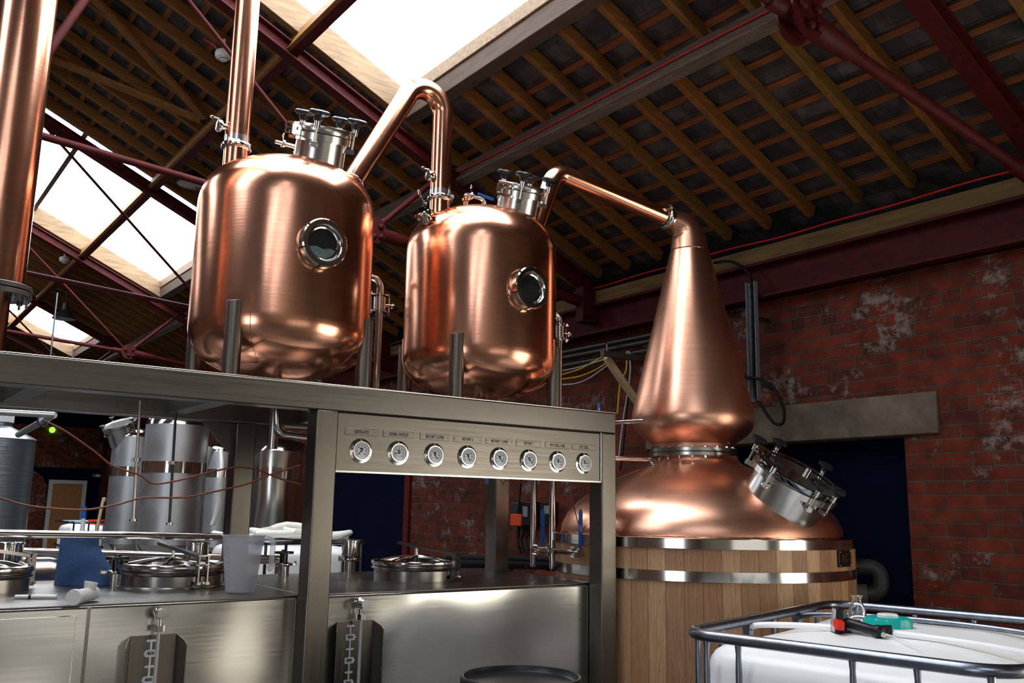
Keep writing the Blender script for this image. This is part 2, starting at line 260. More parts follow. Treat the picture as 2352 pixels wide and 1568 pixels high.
# ------------------------------------------------------------------ mesh helpers
class MB:
    def __init__(s): s.v = []; s.f = []
    def add(s, vs, fs):
        k = len(s.v); s.v += [V(a) for a in vs]; s.f += [[i+k for i in q] for q in fs]; return s
    def obox(s, c, ax, ay, az):
        c = V(c); P = [c + ax*i + ay*j + az*k for i in (-1, 1) for j in (-1, 1) for k in (-1, 1)]
        return s.add(P, [(0, 1, 3, 2), (4, 6, 7, 5), (0, 4, 5, 1), (2, 3, 7, 6), (0, 2, 6, 4), (1, 5, 7, 3)])
    def box(s, x0, x1, y0, y1, z0, z1):
        return s.obox(((x0+x1)/2, (y0+y1)/2, (z0+z1)/2), V(((x1-x0)/2, 0, 0)), V((0, (y1-y0)/2, 0)), V((0, 0, (z1-z0)/2)))
    def bar(s, p, q, w, h, up=(0, 0, 1)):
        p, q = V(p), V(q); d = (q-p).normalized(); side = d.cross(V(up)).normalized(); u = side.cross(d)
        return s.obox((p+q)/2, d*((q-p).length/2), side*(w/2), u*(h/2))
    def tube(s, pts, r, n=14, cap=True, closed=False):
        pts = [V(p) for p in pts]; m = len(pts); rr = r if isinstance(r, (list, tuple)) else [r]*m
        T = []
        for i in range(m):
            a = pts[(i-1) % m] if (closed or i > 0) else pts[0]; b = pts[(i+1) % m] if (closed or i < m-1) else pts[-1]
            T.append((b-a).normalized())
        u = T[0].orthogonal().normalized(); vs = []
        for i in range(m):
            u = (u - T[i]*u.dot(T[i])).normalized(); w = T[i].cross(u)
            for k in range(n):
                a = 2*pi*k/n; vs.append(pts[i] + (u*math.cos(a) + w*math.sin(a))*rr[i])
        fs = []
        for i in range(m if closed else m-1):
            j = (i+1) % m
            for k in range(n): fs.append((i*n+k, i*n+(k+1) % n, j*n+(k+1) % n, j*n+k))
        if cap and not closed: fs.append(tuple(reversed(range(n)))); fs.append(tuple((m-1)*n+k for k in range(n)))
        return s.add(vs, fs)
    def lathe(s, prof, c=(0, 0, 0), ax=(0, 0, 1), n=48, a0=0, a1=2*pi, ref=None):
        c = V(c); ax = V(ax).normalized(); u = (V(ref) - ax*V(ref).dot(ax)).normalized() if ref else (V((1, 0, 0)) if abs(ax.z) > .9999 else ax.orthogonal().normalized())
        w = ax.cross(u); full = abs(a1-a0-2*pi) < 1e-6; m = n if full else n+1; vs = []
        for p in prof:
            o = c + ax*p[1] + (V((p[2], p[3], 0)) if len(p) > 2 else V((0, 0, 0)))
            for k in range(m):
                a = a0+(a1-a0)*k/n; vs.append(o + (u*math.cos(a)+w*math.sin(a))*max(p[0], 1e-5))
        fs = []
        for i in range(len(prof)-1):
            for k in range(n if full else n):
                j = (k+1) % m; fs.append((i*m+k, i*m+j, (i+1)*m+j, (i+1)*m+k))
        return s.add(vs, fs)
    def cyl(s, p, q, r, n=16, r2=None):
        p, q = V(p), V(q); d = (q-p); L = d.length
        return s.lathe([(0, 0), (r, 0), (r, 1e-4), (r2 or r, L-1e-4), (r2 or r, L), (0, L)], p, d, n)
    def ring(s, c, ax, ri, ro, h, n=40, ch=.12):
        t = h*ch
        return s.lathe([(ri, 0), (ro-t, 0), (ro, t), (ro, h-t), (ro-t, h), (ri, h), (ri, 0)], c, ax, n)
    def prism(s, poly, o, u, v, w):            # polygon in (u,v), thickness vector w
        o, u, v, w = V(o), V(u), V(v), V(w); n = len(poly); a = [o+u*p[0]+v*p[1] for p in poly]
        return s.add(a+[x+w for x in a], [tuple(reversed(range(n))), tuple(range(n, 2*n))]+[(i, (i+1) % n, (i+1) % n+n, i+n) for i in range(n)])
    def ball(s, c, r, n=12, sq=1):
        return s.lathe([(r*math.sin(pi*k/n), -r*math.cos(pi*k/n)*sq) for k in range(n+1)], c, (0, 0, 1), n*2)
    def hexn(s, c, ax, r, h): return s.lathe([(0, 0), (r, 0), (r, h), (0, h)], c, ax, 6)
ORG = {}
def obj(name, mb, mat, parent=None, loc=None, bev=0, ang=38, label=None, kind=None, cat=None, group=None, seg=2):
    o_ = V(ORG[parent.name]) if parent else (V(loc) if loc is not None else V((0, 0, 0)))
    me = bpy.data.meshes.new(name); me.from_pydata([tuple(v-o_) for v in mb.v], [], mb.f)
    bm = bmesh.new(); bm.from_mesh(me); bmesh.ops.remove_doubles(bm, verts=bm.verts, dist=1e-5)
    bmesh.ops.dissolve_degenerate(bm, dist=1e-6, edges=bm.edges); bmesh.ops.recalc_face_normals(bm, faces=bm.faces); bm.to_mesh(me); bm.free()
    me.polygons.foreach_set('use_smooth', [True]*len(me.polygons)); me.set_sharp_from_angle(angle=rad(ang)); me.materials.append(mat)
    o = bpy.data.objects.new(name, me); COL.objects.link(o); ORG[o.name] = tuple(o_)
    if parent: o.parent = parent
    else: o.location = o_
    if bev:
        b = o.modifiers.new('bevel', 'BEVEL'); b.width = bev; b.segments = seg; b.limit_method = 'ANGLE'; b.angle_limit = rad(50); b.harden_normals = False
    if label: o['label'] = label
    if kind: o['kind'] = kind
    if cat: o['category'] = cat
    if group: o['group'] = group
    return o
def thing(name, label, cat, loc, group=None):
    o = bpy.data.objects.new(name, None); COL.objects.link(o); o.location = loc; o.empty_display_size = .05
    o['label'] = label; o['category'] = cat
    if group: o['group'] = group
    ORG[o.name] = tuple(loc); return o
def struct(name, mb, mat, parent=None, bev=0, loc=None):
    return obj(name, mb, mat, parent, loc=loc, bev=bev, kind='structure')
def dup(root, loc, label=None, name=None):
    r = root.copy(); COL.objects.link(r); r.location = loc
    if label: r['label'] = label
    ORG[r.name] = tuple(loc)
    def rec(a, b):
        for ch in a.children:
            c = ch.copy(); COL.objects.link(c); c.parent = b; ORG[c.name] = tuple(loc); rec(ch, c)
    rec(root, r); return r
def text(name, s, mat, parent, pos, right, up, size, ext=.0006, font_bold=False, align='CENTER', xs=1.0):
    cu = bpy.data.curves.new('t', 'FONT'); cu.body = s; cu.size = size; cu.extrude = ext; cu.align_x = align; cu.align_y = 'CENTER'; cu.resolution_u = 2
    if font_bold: cu.offset = size*.03
    t = bpy.data.objects.new('t', cu); COL.objects.link(t); bpy.context.view_layer.update()
    me = bpy.data.meshes.new_from_object(t.evaluated_get(bpy.context.evaluated_depsgraph_get())); bpy.data.objects.remove(t)
    r, u = V(right).normalized(), V(up).normalized(); n = r.cross(u); base = V(ORG[parent.name])
    for v in me.vertices: v.co = V(pos) + r*(v.co.x*xs) + u*v.co.y + n*v.co.z - base
    me.materials.clear(); me.materials.append(mat); o = bpy.data.objects.new(name, me); COL.objects.link(o); o.parent = parent; ORG[o.name] = tuple(base); return o
def fillet(pts, rs, n=8):
    pts = [V(p) for p in pts]; out = [pts[0]]
    if not isinstance(rs, (list, tuple)): rs = [rs]*(len(pts)-2)
    for i in range(1, len(pts)-1):
        a, b, c = pts[i-1], pts[i], pts[i+1]; d1 = (a-b).normalized(); d2 = (c-b).normalized(); ang = d1.angle(d2)
        t = rs[i-1]/math.tan(ang/2); bis = (d1+d2).normalized(); cen = b+bis*(rs[i-1]/math.sin(ang/2))
        p1 = b+d1*t; p2 = b+d2*t; v1 = p1-cen; v2 = p2-cen; tot = v1.angle(v2)
        for k in range(n+1):
            w = k/n; out.append(cen+(v1*math.sin((1-w)*tot)+v2*math.sin(w*tot))/math.sin(tot))
    out.append(pts[-1]); return out
def smooth(pts, n=8):
    pts = [V(p) for p in pts]; P = [pts[0]*2-pts[1]]+pts+[pts[-1]*2-pts[-2]]; out = []
    for i in range(1, len(P)-2):
        for k in range(n):
            t = k/n; out.append(.5*((2*P[i])+(-P[i-1]+P[i+1])*t+(2*P[i-1]-5*P[i]+4*P[i+1]-P[i+2])*t*t+(-P[i-1]+3*P[i]-3*P[i+1]+P[i+2])*t**3))
    out.append(pts[-1]); return out
X_, Y_, Z_ = V((1, 0, 0)), V((0, 1, 0)), V((0, 0, 1))

# ================================================================== BUILDING
TAN = .455; WX = 5.1; RX = -.6                       # roof pitch, side wall plane, ridge
AL = math.atan(TAN); RD = V((math.cos(AL), 0, -math.sin(AL))); RN = V((math.sin(AL), 0, math.cos(AL)))
def RZ(x, d=0.0): return E+2.0+d+TAN*(WX-x)          # rafter-underside plane (d: vertical offset)
Y0_, Y1_ = -6.0, 24.0
struct('floor', MB().box(-6.5, 5.6, Y0_, Y1_, -.1, 0), CONC)
OP1 = (3.04, 4.95); OP2 = (8.9, 11.4); HT = E+1.46
wl = MB(); OH = E+.472
for a, b, z0 in ((Y0_, OP1[0], 0), (OP1[0], OP1[1], OH), (OP1[1], OP2[0], 0), (OP2[0], OP2[1], OH+.35), (OP2[1], Y1_, 0)):
    wl.box(WX, WX+.34, a, b, z0, HT)
struct('wall_right', wl, BRICK_X)
struct('wall_right_parapet', MB().box(WX+.28, WX+.34, Y0_, Y1_, HT, E+2.1), pbr('eaves_shade_black', (.006, .005, .005), .9))  # upper wall coloured near-black to stand for the shaded eaves void
struct('door_1', MB().box(WX+.16, WX+.2, OP1[0]-.1, OP1[1]+.1, 0, OH+.05), BLUE_P)
struct('door_2', MB().box(WX+.16, WX+.2, OP2[0]-.1, OP2[1]+.1, 0, OH+.4), BLUE_P)
struct('trim_1', MB().box(WX-.03, WX+.01, OP2[0]-.02, OP2[0]+.09, 0, OH+.4), pbr('red_trim', (.10, .008, .006), .4))
struct('wall_left', MB().box(-6.6, -6.3, Y0_, Y1_, 0, E+2.1), pbr('dim_brick', (.12, .06, .04), .85, noise=.3, nscale=6))
struct('wall_front', MB().box(-6.5, 5.6, Y0_-.3, Y0_, 0, 7), pbr('dim_plaster', (.26, .23, .18), .9, noise=.3, nscale=2))
bk = MB().box(-6.5, 5.6, Y1_, Y1_+.3, 0, E+1.75)
struct('wall_back', bk, BRICK_Y)
struct('wall_back_gable', MB().prism([(-6.6, E+1.75), (5.6, E+1.75), (5.6, E+2.1), (-.6, 6.6), (-6.6, E+2.1)], (0, Y1_+.02, 0), X_, Z_, Y_*.2), BLUE_D)
# navy painted board with a broken brick edge and a timber door in the end wall
pw = PY(228, 1080, Y1_-.05)
zt = PY(150, 1074, Y1_-.06).z
struct('wall_back_lining', MB().box(-6.3, WX, Y1_-.06, Y1_-.005, 0, zt), BLUE_P)
jag = [(-3.0, 0)]; xr = PY(108, 1180, Y1_-.1).x
prs = [(100, 1275), (104, 1240), (99, 1225), (103, 1205), (106, 1180), (100, 1165), (108, 1150), (104, 1135), (109, 1115), (103, 1108), (100, 1097), (93, 1092), (86, 1084), (76, 1081), (66, 1079)]
pj = [PY(a, b, Y1_-.09) for a, b in prs]
struct('wall_back_brick_pier', MB().prism([(-3.2, 0), (pj[0].x, 0)]+[(p.x, p.z) for p in pj]+[(-3.2, zt-.02)], (0, Y1_-.12, 0), X_, Z_, Y_*.06), BRICK_Y)
a = PY(113, 1101, Y1_-.12); b = PY(200, 1104, Y1_-.12)
fr = struct('door_3', MB().box(a.x+.09, b.x-.09, Y1_-.13, Y1_-.07, 0, a.z-.08), DOORW)
struct('door_3_frame', MB().box(a.x, a.x+.09, Y1_-.16, Y1_-.065, 0, a.z-.09).box(b.x-.09, b.x, Y1_-.16, Y1_-.065, 0, a.z-.09).box(a.x, b.x, Y1_-.16, Y1_-.065, a.z-.09, a.z), pbr('white_gloss', (.55, .53, .5), .4))
# exit sign
p0, p1 = PY(212, 1088, Y1_-.08), PY(236, 1096, Y1_-.08)
es = thing('exit_sign', 'small green exit sign on the navy end wall right of the timber door', 'sign', (p0.x, Y1_-.08, p1.z))
obj('sign_board', MB().box(p0.x, p1.x, Y1_-.09, Y1_-.07, p1.z, p0.z), SIGNG, es)
cx_ = (p0.x+p1.x)/2; cz_ = (p0.z+p1.z)/2; w_ = p1.x-p0.x
arrow = [(0, -.012), (.05, -.012), (.05, -.03), (.09, 0), (.05, .03), (.05, .012), (0, .012)]
obj('arrow_symbol', MB().prism(arrow, (cx_+w_*.16, Y1_-.095, cz_), X_, Z_, Y_*.004), SCALEW, es)
obj('running_figure_symbol', MB().box(cx_-.03, cx_+.03, Y1_-.095, Y1_-.091, cz_-.035, cz_+.035), SCALEW, es)
obj('door_symbol', MB().box(cx_-w_*.4, cx_-w_*.12, Y1_-.095, Y1_-.091, cz_-.02, cz_+.02), pbr('sign_grey', (.2, .3, .22), .5), es)
# lintel over the side opening
LB = PX(2076, 999, WX-.02); LT = PX(2150, 897, WX-.02)
obj('concrete_lintel', MB().box(WX-.025, WX+.3, LT.y, 5.2, OH-.002, LT.z), LINTEL, loc=(WX, LT.y, OH), bev=.008, label='stained concrete lintel above the dark blue opening beside the pot still', cat='lintel')
# eaves: red girder, timber plate
zb, zt2 = E+.293*4.97, E+.342*5.0
gm = MB().box(5.04, 5.06, Y0_, Y1_, zb, zt2).box(4.96, 5.12, Y0_, Y1_, zb, zb+.02).box(4.96, 5.12, Y0_, Y1_, zt2-.02, zt2)
obj('eaves_girder', gm, RED_IRON, loc=(5.05, 0, zb), label='long red oxide steel girder running on top of the brick side wall', cat='girder')
obj('timber_wall_plate', MB().box(5.0, 5.12, Y0_, Y1_, zt2, E+.366*5.0), WOOD_PLATE, loc=(5.05, 0, zt2), bev=.004, label='long yellowish timber plate lying on the red eaves girder', cat='timber plate')
pts = [V((4.99, y, E+.373*4.99+.006*math.sin(y*3.1)-.004*math.sin(y*7))) for y in [1.2+.15*k for k in range(60)]]
obj('red_fire_cable', MB().tube(pts, .006, 8), RED_CABLE, loc=(4.99, 5, E+1.86), label='thin red cable clipped along the timber plate above the side wall', cat='cable')
# slate decks (two slopes), with rooflight holes
SKF = [(-.3, 2.9, -4.9, -3.8), (-.3, 2.9, -2.5, -1.5), (-.3, 2.9, 2.5, 3.9), (-.3, 2.9, 7.4, 8.6), (-.3, 2.9, 12.6, 14.2)]      # unseen far-slope rooflights, cut narrow to band the copper reflections
SKL = [(-.45, 3.08, 2.3, 5.68), (-.45, 3.25, 9.48, 12.77), (-.45, 3.35, 16.45, 19.1)]
def deck(mb, x0, x1, y0, y1, mir=False):
    d0, d1 = .112, .15
    def P(x, y, d): return V(((2*RX-x) if mir else x, y, RZ(x, d)))
    c = [P(x, y, d) for x in (x0, x1) for y in (y0, y1) for d in (d0, d1)]
    mb.add(c, [(0, 1, 3, 2), (4, 6, 7, 5), (0, 4, 5, 1), (2, 3, 7, 6), (0, 2, 6, 4), (1, 5, 7, 3)])
for mir in (False, True):
    mb = MB(); ys = Y0_-.3
    for (xa, xb, ya, yb) in (SKF if mir else SKL):
        deck(mb, RX, 5.5, ys, ya, mir); deck(mb, RX, xa, ya, yb, mir); deck(mb, xb, 5.5, ya, yb, mir); ys = yb
    deck(mb, RX, 5.5, ys, Y1_+.3, mir)
    struct('ceiling' if not mir else 'ceiling_far_slope', mb, SLATE)
k = 0
for mir in (False, True):
    for (xa, xb, ya, yb) in (SKF if mir else SKL):
        k += 1; mb = MB()
        def P(x, y, d): return V(((2*RX-x) if mir else x, y, RZ(x, d)))
        c = [P(x, y, d) for x in (xa-.02, xb+.02) for y in (ya-.02, yb+.02) for d in (.165, .18)]
        mb.add(c, [(0, 1, 3, 2), (4, 6, 7, 5), (0, 4, 5, 1), (2, 3, 7, 6), (0, 2, 6, 4), (1, 5, 7, 3)])
        struct('window_%d' % k, mb, SKYM2 if mir else SKYM)
# timber linings of the rooflights
k = 0
for (xa, xb, ya, yb) in SKL:
    k += 1; mb = MB()
    def slab(x0, x1, y0, y1, da, db):
        c = [V((x, y, RZ(x, d))) for x in (x0, x1) for y in (y0, y1) for d in (da, db)]
        mb.add(c, [(0, 1, 3, 2), (4, 6, 7, 5), (0, 4, 5, 1), (2, 3, 7, 6), (0, 2, 6, 4), (1, 5, 7, 3)])
    slab(xa, xb+.07, yb-.007, yb+.055, -.06, .160); slab(xa, xb+.07, ya-.055, ya, -.01, .165)
    slab(xb-.007, xb+.07, ya-.05, yb-.008, .06, .160); slab(xa-.05, xa, ya, yb, -.02, .165)
    struct('trim_%d' % (k+1), mb, WOOD_NEW, bev=.004)
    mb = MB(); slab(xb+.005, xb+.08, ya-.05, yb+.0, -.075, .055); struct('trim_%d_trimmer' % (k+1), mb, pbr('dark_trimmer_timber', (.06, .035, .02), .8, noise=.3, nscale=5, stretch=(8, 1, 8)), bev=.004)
    gb = MB()
    for xg in (1.62,):
        gb.bar((xg, ya, RZ(xg, .12)), (xg, yb, RZ(xg, .12)), .05, .06, RN)
    struct('window_%d_glazing_bar' % k, gb, pbr('glazing_bar', (.10, .07, .05), .5))
# rafters
def in_sky(y):
    for s in SKL:
        if s[2]-.03 < y < s[3]+.03: return s
    return None
first_r = {}; BC = {}
ORD = 'first second third fourth fifth sixth seventh eighth ninth tenth eleventh twelfth thirteenth fourteenth fifteenth sixteenth seventeenth eighteenth nineteenth twentieth'.split()+['twenty-'+q for q in 'first second third fourth fifth sixth seventh eighth ninth'.split()]+['thirtieth']+['thirty-'+q for q in 'first second third fourth fifth sixth seventh eighth ninth'.split()]
y = 2.55-.3625*14; i = 0
LBR = {'a': ('long sawn timber rafter right of the big rooflight, over the pot still', 'timber rafters over the pot still'),
       'b': ('short timber rafter running from the bright rooflight edge down to the eaves', 'timber rafters below the rooflights'),
       'c': ('long dark timber rafter in the far bays left of the copper pots', 'timber rafters of the far bays')}
while y < Y1_-.1:
    s = in_sky(y); x0 = (s[1]+.07) if s else RX+.05; x1 = 5.13
    kd = 'b' if s else ('a' if y < 5.7 else 'c'); key = (round(x0, 2),)
    jit = random.uniform(-.008, .008)
    if y > -1:
        if key not in first_r:
            m_ = MB(); L_ = (x1-x0)/math.cos(AL); c_ = V(((x0+x1)/2, 0, RZ((x0+x1)/2)))+RN*.042
            m_.obox(c_, RD*(L_/2), Y_*.023, RN*.042); m_.v = [v+Y_*y for v in m_.v]
            o = obj('rafter', m_, WOOD_RAFT, loc=(x1, y, RZ(x1)), bev=.003); first_r[key] = o
        else:
            o = first_r[key].copy(); COL.objects.link(o); o.location = (x1, y+jit, RZ(x1))
        bays = [(-2, 2.05, 'nearest bay before the first red truss'), (2.05, 5.84, 'bay over the pot still'), (5.84, 9.28, 'bay behind the second red truss'), (9.28, 12.85, 'bay of the second rooflight'), (12.85, 16.1, 'bay beyond the second rooflight'), (16.1, 19.6, 'bay of the smallest rooflight'), (19.6, 30, 'farthest bay at the end wall')]
        bi = [q for q in range(7) if bays[q][0] <= y < bays[q][1]][0]; BC[bi] = BC.get(bi, 0)+1
        o['label'] = '%s timber rafter%s in the %s' % (ORD[BC[bi]-1], ' below the rooflight' if s else '', bays[bi][2]); o['group'] = LBR[kd][1]; o['category'] = 'rafter'
    y += .3625; i += 1
# tile battens
fb = {}
xb_ = 5.05; seg_full = (-1.5, Y1_)
SB = .174
while xb_ > .3:
    spans = []
    if xb_ > 3.42: spans = [(-1.5, Y1_-.05)]
    else: spans = [(-1.5, 2.2), (5.75, 9.5), (12.85, 16.4), (19.2, Y1_-.05)]
    for (ya, yb) in spans:
        key = round(yb-ya, 2)
        if key not in fb:
            m_ = MB(); c_ = V((xb_, (ya+yb)/2, RZ(xb_)))+RN*.0935; m_.obox(c_, RD*.021, Y_*((yb-ya)/2), RN*.009)
            o = obj('tile_batten', m_, WOOD_BATT, loc=(xb_, (ya+yb)/2, RZ(xb_))); fb[key] = o
        else:
            o = fb[key].copy(); COL.objects.link(o); o.location = (xb_, (ya+yb)/2, RZ(xb_))
        nb = ORD[int(round((5.05-xb_)/SB))]
        lb = '%s slate batten up from the eaves, %s' % (nb, 'running the whole roof length' if key > 20 else {-1.5: 'before the nearest rooflight', 5.75: 'between first and second rooflights', 12.85: 'between second and smallest rooflights', 19.2: 'beyond the smallest rooflight'}[ya])
        o['label'] = lb; o['category'] = 'batten'; o['group'] = 'slate battens' if key > 20 else 'slate battens beside the rooflights'
    xb_ -= SB
# purlins
PUR = [(3.66, WOOD_OLD, 'grey weathered timber purlin with a red cable clipped to its side'), (2.24, WOOD_RAFT, 'brown timber purlin crossing the rooflights half way up the slope'), (.80, WOOD_OLD, 'timber purlin high up near the roof ridge')]
for px_, mt, lb in PUR:
    mb = MB(); xm = px_+.04; c = V((xm, 9, RZ(xm)))-RN*.085; mb.obox(c, RD*.04, Y_*14.9, RN*.085)
    t = obj('purlin', mb, mt, loc=(xm, 0, RZ(xm, -.17)), bev=.005, label=lb, cat='purlin')
    if px_ < 3: obj('steel_angle', MB().obox(V((xm, 9, RZ(xm)))-RN*.172+RD*.02, RD*.03, Y_*14.9, RN*.006).obox(V((xm, 9, RZ(xm)))-RN*.14+RD*.046, RD*.005, Y_*14.9, RN*.035), RED_IRON, t, label='red oxide steel angle under the timber')
pts = [V((3.612, y, RZ(3.7)-.07+.006*math.sin(y*2.3))) for y in [1.0+.2*k for k in range(28)]]
obj('red_cable_on_purlin', MB().tube(pts, .0055, 8), RED_CABLE, loc=(3.65, 3, RZ(3.66)), label='thin red cable clipped along the grey weathered purlin', cat='cable')
# timber wind braces on the far bay
for (a, b) in (((220, 0), (470, 272)), ((112, 132), (462, 276))):
    def rp_(p): d = ray(*p); s_ = (1.95+TAN*WX)/(d.z+TAN*d.x); return EYE+d*s_
    A, B_ = rp_(a), rp_(b); A = A+(A-B_)*.25
    lb = 'steeper diagonal timber brace nailed under the far rafters' if a[0] == 220 else 'flatter diagonal timber brace nailed under the far rafters'
    obj('diagonal_brace', MB().bar(A, B_, .09, .03, RN), WOOD_RAFT, loc=tuple(B_), bev=.003, label=lb, cat='roof brace')
# trusses
TR = [(2.07, 'nearest red steel roof truss at the top right corner'), (5.76, 'red steel roof truss passing behind the copper lyne arm'), (9.36, 'red steel roof truss crossing the second rooflight at left'),
      (12.7, 'fourth red steel roof truss back, below the second rooflight'), (16.05, 'fifth red steel roof truss back, across the smallest rooflight'), (19.6, 'farthest visible red steel roof truss')]
def truss(Yt, lb, near):
    t = thing('roof_truss', lb, 'roof truss', (5.0, Yt, E+1.75))
    w, h, tf = .10, .105, .013
    def ch(mb, x0, x1):
        def q(x, d, y0, y1, dd):
            pass
        for (yy, d0, d1) in ((w/2, -.115, -.115-tf), (w/2, -.115-h+tf, -.115-h), (.006, -.115-tf, -.115-h+tf)):
            c = [V((x, Yt+sy*yy, RZ(x, 0))) + RN*d for x in (x0, x1) for sy in (-1, 1) for d in (d0, d1)]
            mb.add(c, [(0, 1, 3, 2), (4, 6, 7, 5), (0, 4, 5, 1), (2, 3, 7, 6), (0, 2, 6, 4), (1, 5, 7, 3)])
        return mb
    obj('top_chord', ch(MB(), RX, 5.05), RED_IRON, t, bev=.002)
    mc = MB(); ch(mc, RX, 5.05); mc.v = [V((2*RX-v.x, v.y, v.z)) for v in mc.v]; obj('top_chord', mc, RED_IRON, t)
    N1 = V((2.90, Yt, E+1.96)); N2 = V((.5, Yt, E+2.13)); EV = V((4.98, Yt, E+1.72))
    d = (EV-N1).normalized()
    obj('lower_tie', MB().tube([N1+d*.05, N1+d*.16, N1+d*.34, N1+d*.36, EV-d*.4, EV-d*.38, EV-d*.1, EV], [.05, .05, .042, .03, .03, .042, .05, .05], 14), RED_IRON, t)
    obj('lower_tie', MB().tube([N1, N1+(N2-N1)*.08, N1+(N2-N1)*.085, N2], [.034, .034, .024, .024], 12), RED_IRON, t)
    cx2 = 3.52; obj('strut', MB().tube([N1, N1+V((cx2-2.90, 0, RZ(cx2, -.17)-N1.z))*.15, N1+V((cx2-2.90, 0, RZ(cx2, -.17)-N1.z))*.16, V((cx2, Yt, RZ(cx2, -.15)))], [.03, .03, .022, .022], 12), RED_IRON, t)
    obj('tension_rod', MB().tube([N1, V((1.02, Yt, RZ(1.02, -.16)))], .0145, 10), RED_IRON, t)
    obj('strut', MB().tube([N2, V((1.12, Yt, RZ(1.12, -.15)))], .026, 12), RED_IRON, t)
    obj('lower_tie', MB().tube([N2, V((-1.7, Yt, E+2.13)), V((-6.2, Yt, E+1.75))], .024, 10), RED_IRON, t)
    g = MB()
    for s in (-1, 1):
        g.lathe([(0, 0), (.1, 0), (.1, .012), (0, .012)], N1+Y_*(s*.036-.006), (0, 1, 0), 20)
        for dx, dz in ((-.045, .02), (.05, .03), (.0, -.05), (.055, -.045)):
            g.lathe([(0, -.01), (.02, -.01), (.02, .01), (.012, .018), (0, .02)], N1+V((dx, s*.05, dz)), (0, s, 0), 10)
    obj('gusset_plate', g, RED_IRON, t)
    obj('eaves_shoe', MB().box(4.86, 5.06, Yt-.05, Yt+.05, E+1.55, E+1.86), RED_IRON, t, bev=.01)
    return t
for Yt, lb in TR: truss(Yt, lb, Yt < 6)

# ================================================================== GANTRY
GY = 3.54; GX1 = 3.243; GX0 = -.6; GB, GT = E+.393, E+.500
g = thing('steel_gantry', 'brushed stainless steel box-section gantry carrying the two copper retorts', 'steel frame', (GX1, GY, 0))
PW = .098
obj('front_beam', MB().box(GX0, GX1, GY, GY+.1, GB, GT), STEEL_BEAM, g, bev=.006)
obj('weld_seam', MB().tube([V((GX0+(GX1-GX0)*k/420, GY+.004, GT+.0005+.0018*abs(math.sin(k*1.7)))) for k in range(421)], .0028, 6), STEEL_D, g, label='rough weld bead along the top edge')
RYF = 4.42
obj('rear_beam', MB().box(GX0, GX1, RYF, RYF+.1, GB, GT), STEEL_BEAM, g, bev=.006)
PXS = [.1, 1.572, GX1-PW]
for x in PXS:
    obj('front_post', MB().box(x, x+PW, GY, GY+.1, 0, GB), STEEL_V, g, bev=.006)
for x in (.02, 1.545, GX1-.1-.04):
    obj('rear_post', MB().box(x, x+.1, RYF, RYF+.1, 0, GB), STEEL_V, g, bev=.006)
    if x < 3:
        for s in (-1, 1):
            xx = x if s < 0 else x+.1; G_ = .155
            obj('gusset', MB().prism([(0, 0), (s*G_, 0), (s*G_, -.012), (s*.012, -G_), (0, -G_)], (xx, RYF+.03, GB), X_, Z_, Y_*.01), STEEL_V, g, label='triangular corner gusset')
for x in (-.2, .56, 1.24, 1.9, 2.36, 3.0):
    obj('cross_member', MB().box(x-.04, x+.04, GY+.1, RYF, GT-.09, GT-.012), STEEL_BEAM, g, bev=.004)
obj('guard_rail', MB().tube([PY(-60, 1224, RYF-.03), PY(512, 1233, RYF-.03)], .0165, 14), POL, g, label='polished round guard rail behind the low tanks')

# instrument panel
PX0, PX1, PZ0, PZ1 = 1.652, 3.142, E+.1425, E+.392
ip = thing('instrument_panel', 'long stainless instrument panel with eight round dial gauges under the gantry beam', 'panel', (PX0, GY, PZ0))
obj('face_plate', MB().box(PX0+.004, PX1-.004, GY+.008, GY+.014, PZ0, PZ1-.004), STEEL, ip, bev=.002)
obj('edge_trim', MB().box(PX0, PX1, GY+.002, GY+.05, PZ0-.004, PZ0+.003).box(PX0-.001, PX0+.004, GY+.002, GY+.05, PZ0, PZ1).box(PX1-.004, PX1+.001, GY+.002, GY+.05, PZ0, PZ1), POLR, ip)
obj('shadow_gap', MB().box(PX0, PX1, GY+.02, GY+.03, PZ1-.004, PZ1), GASK, ip, label='dark gap above the plate')
names = ['DISTILLATE', 'COND. OUTLET', 'RETORT 2 LYNE', 'RETORT 2', 'RETORT 1 LYNE', 'RETORT 1', 'POT STILL LYNE', 'POT STILL']
gx = [830, 916, 999, 1075, 1148, 1216, 1282, 1343]; needles = [225, 255, 150, 155, 130, 125, 90, 85]
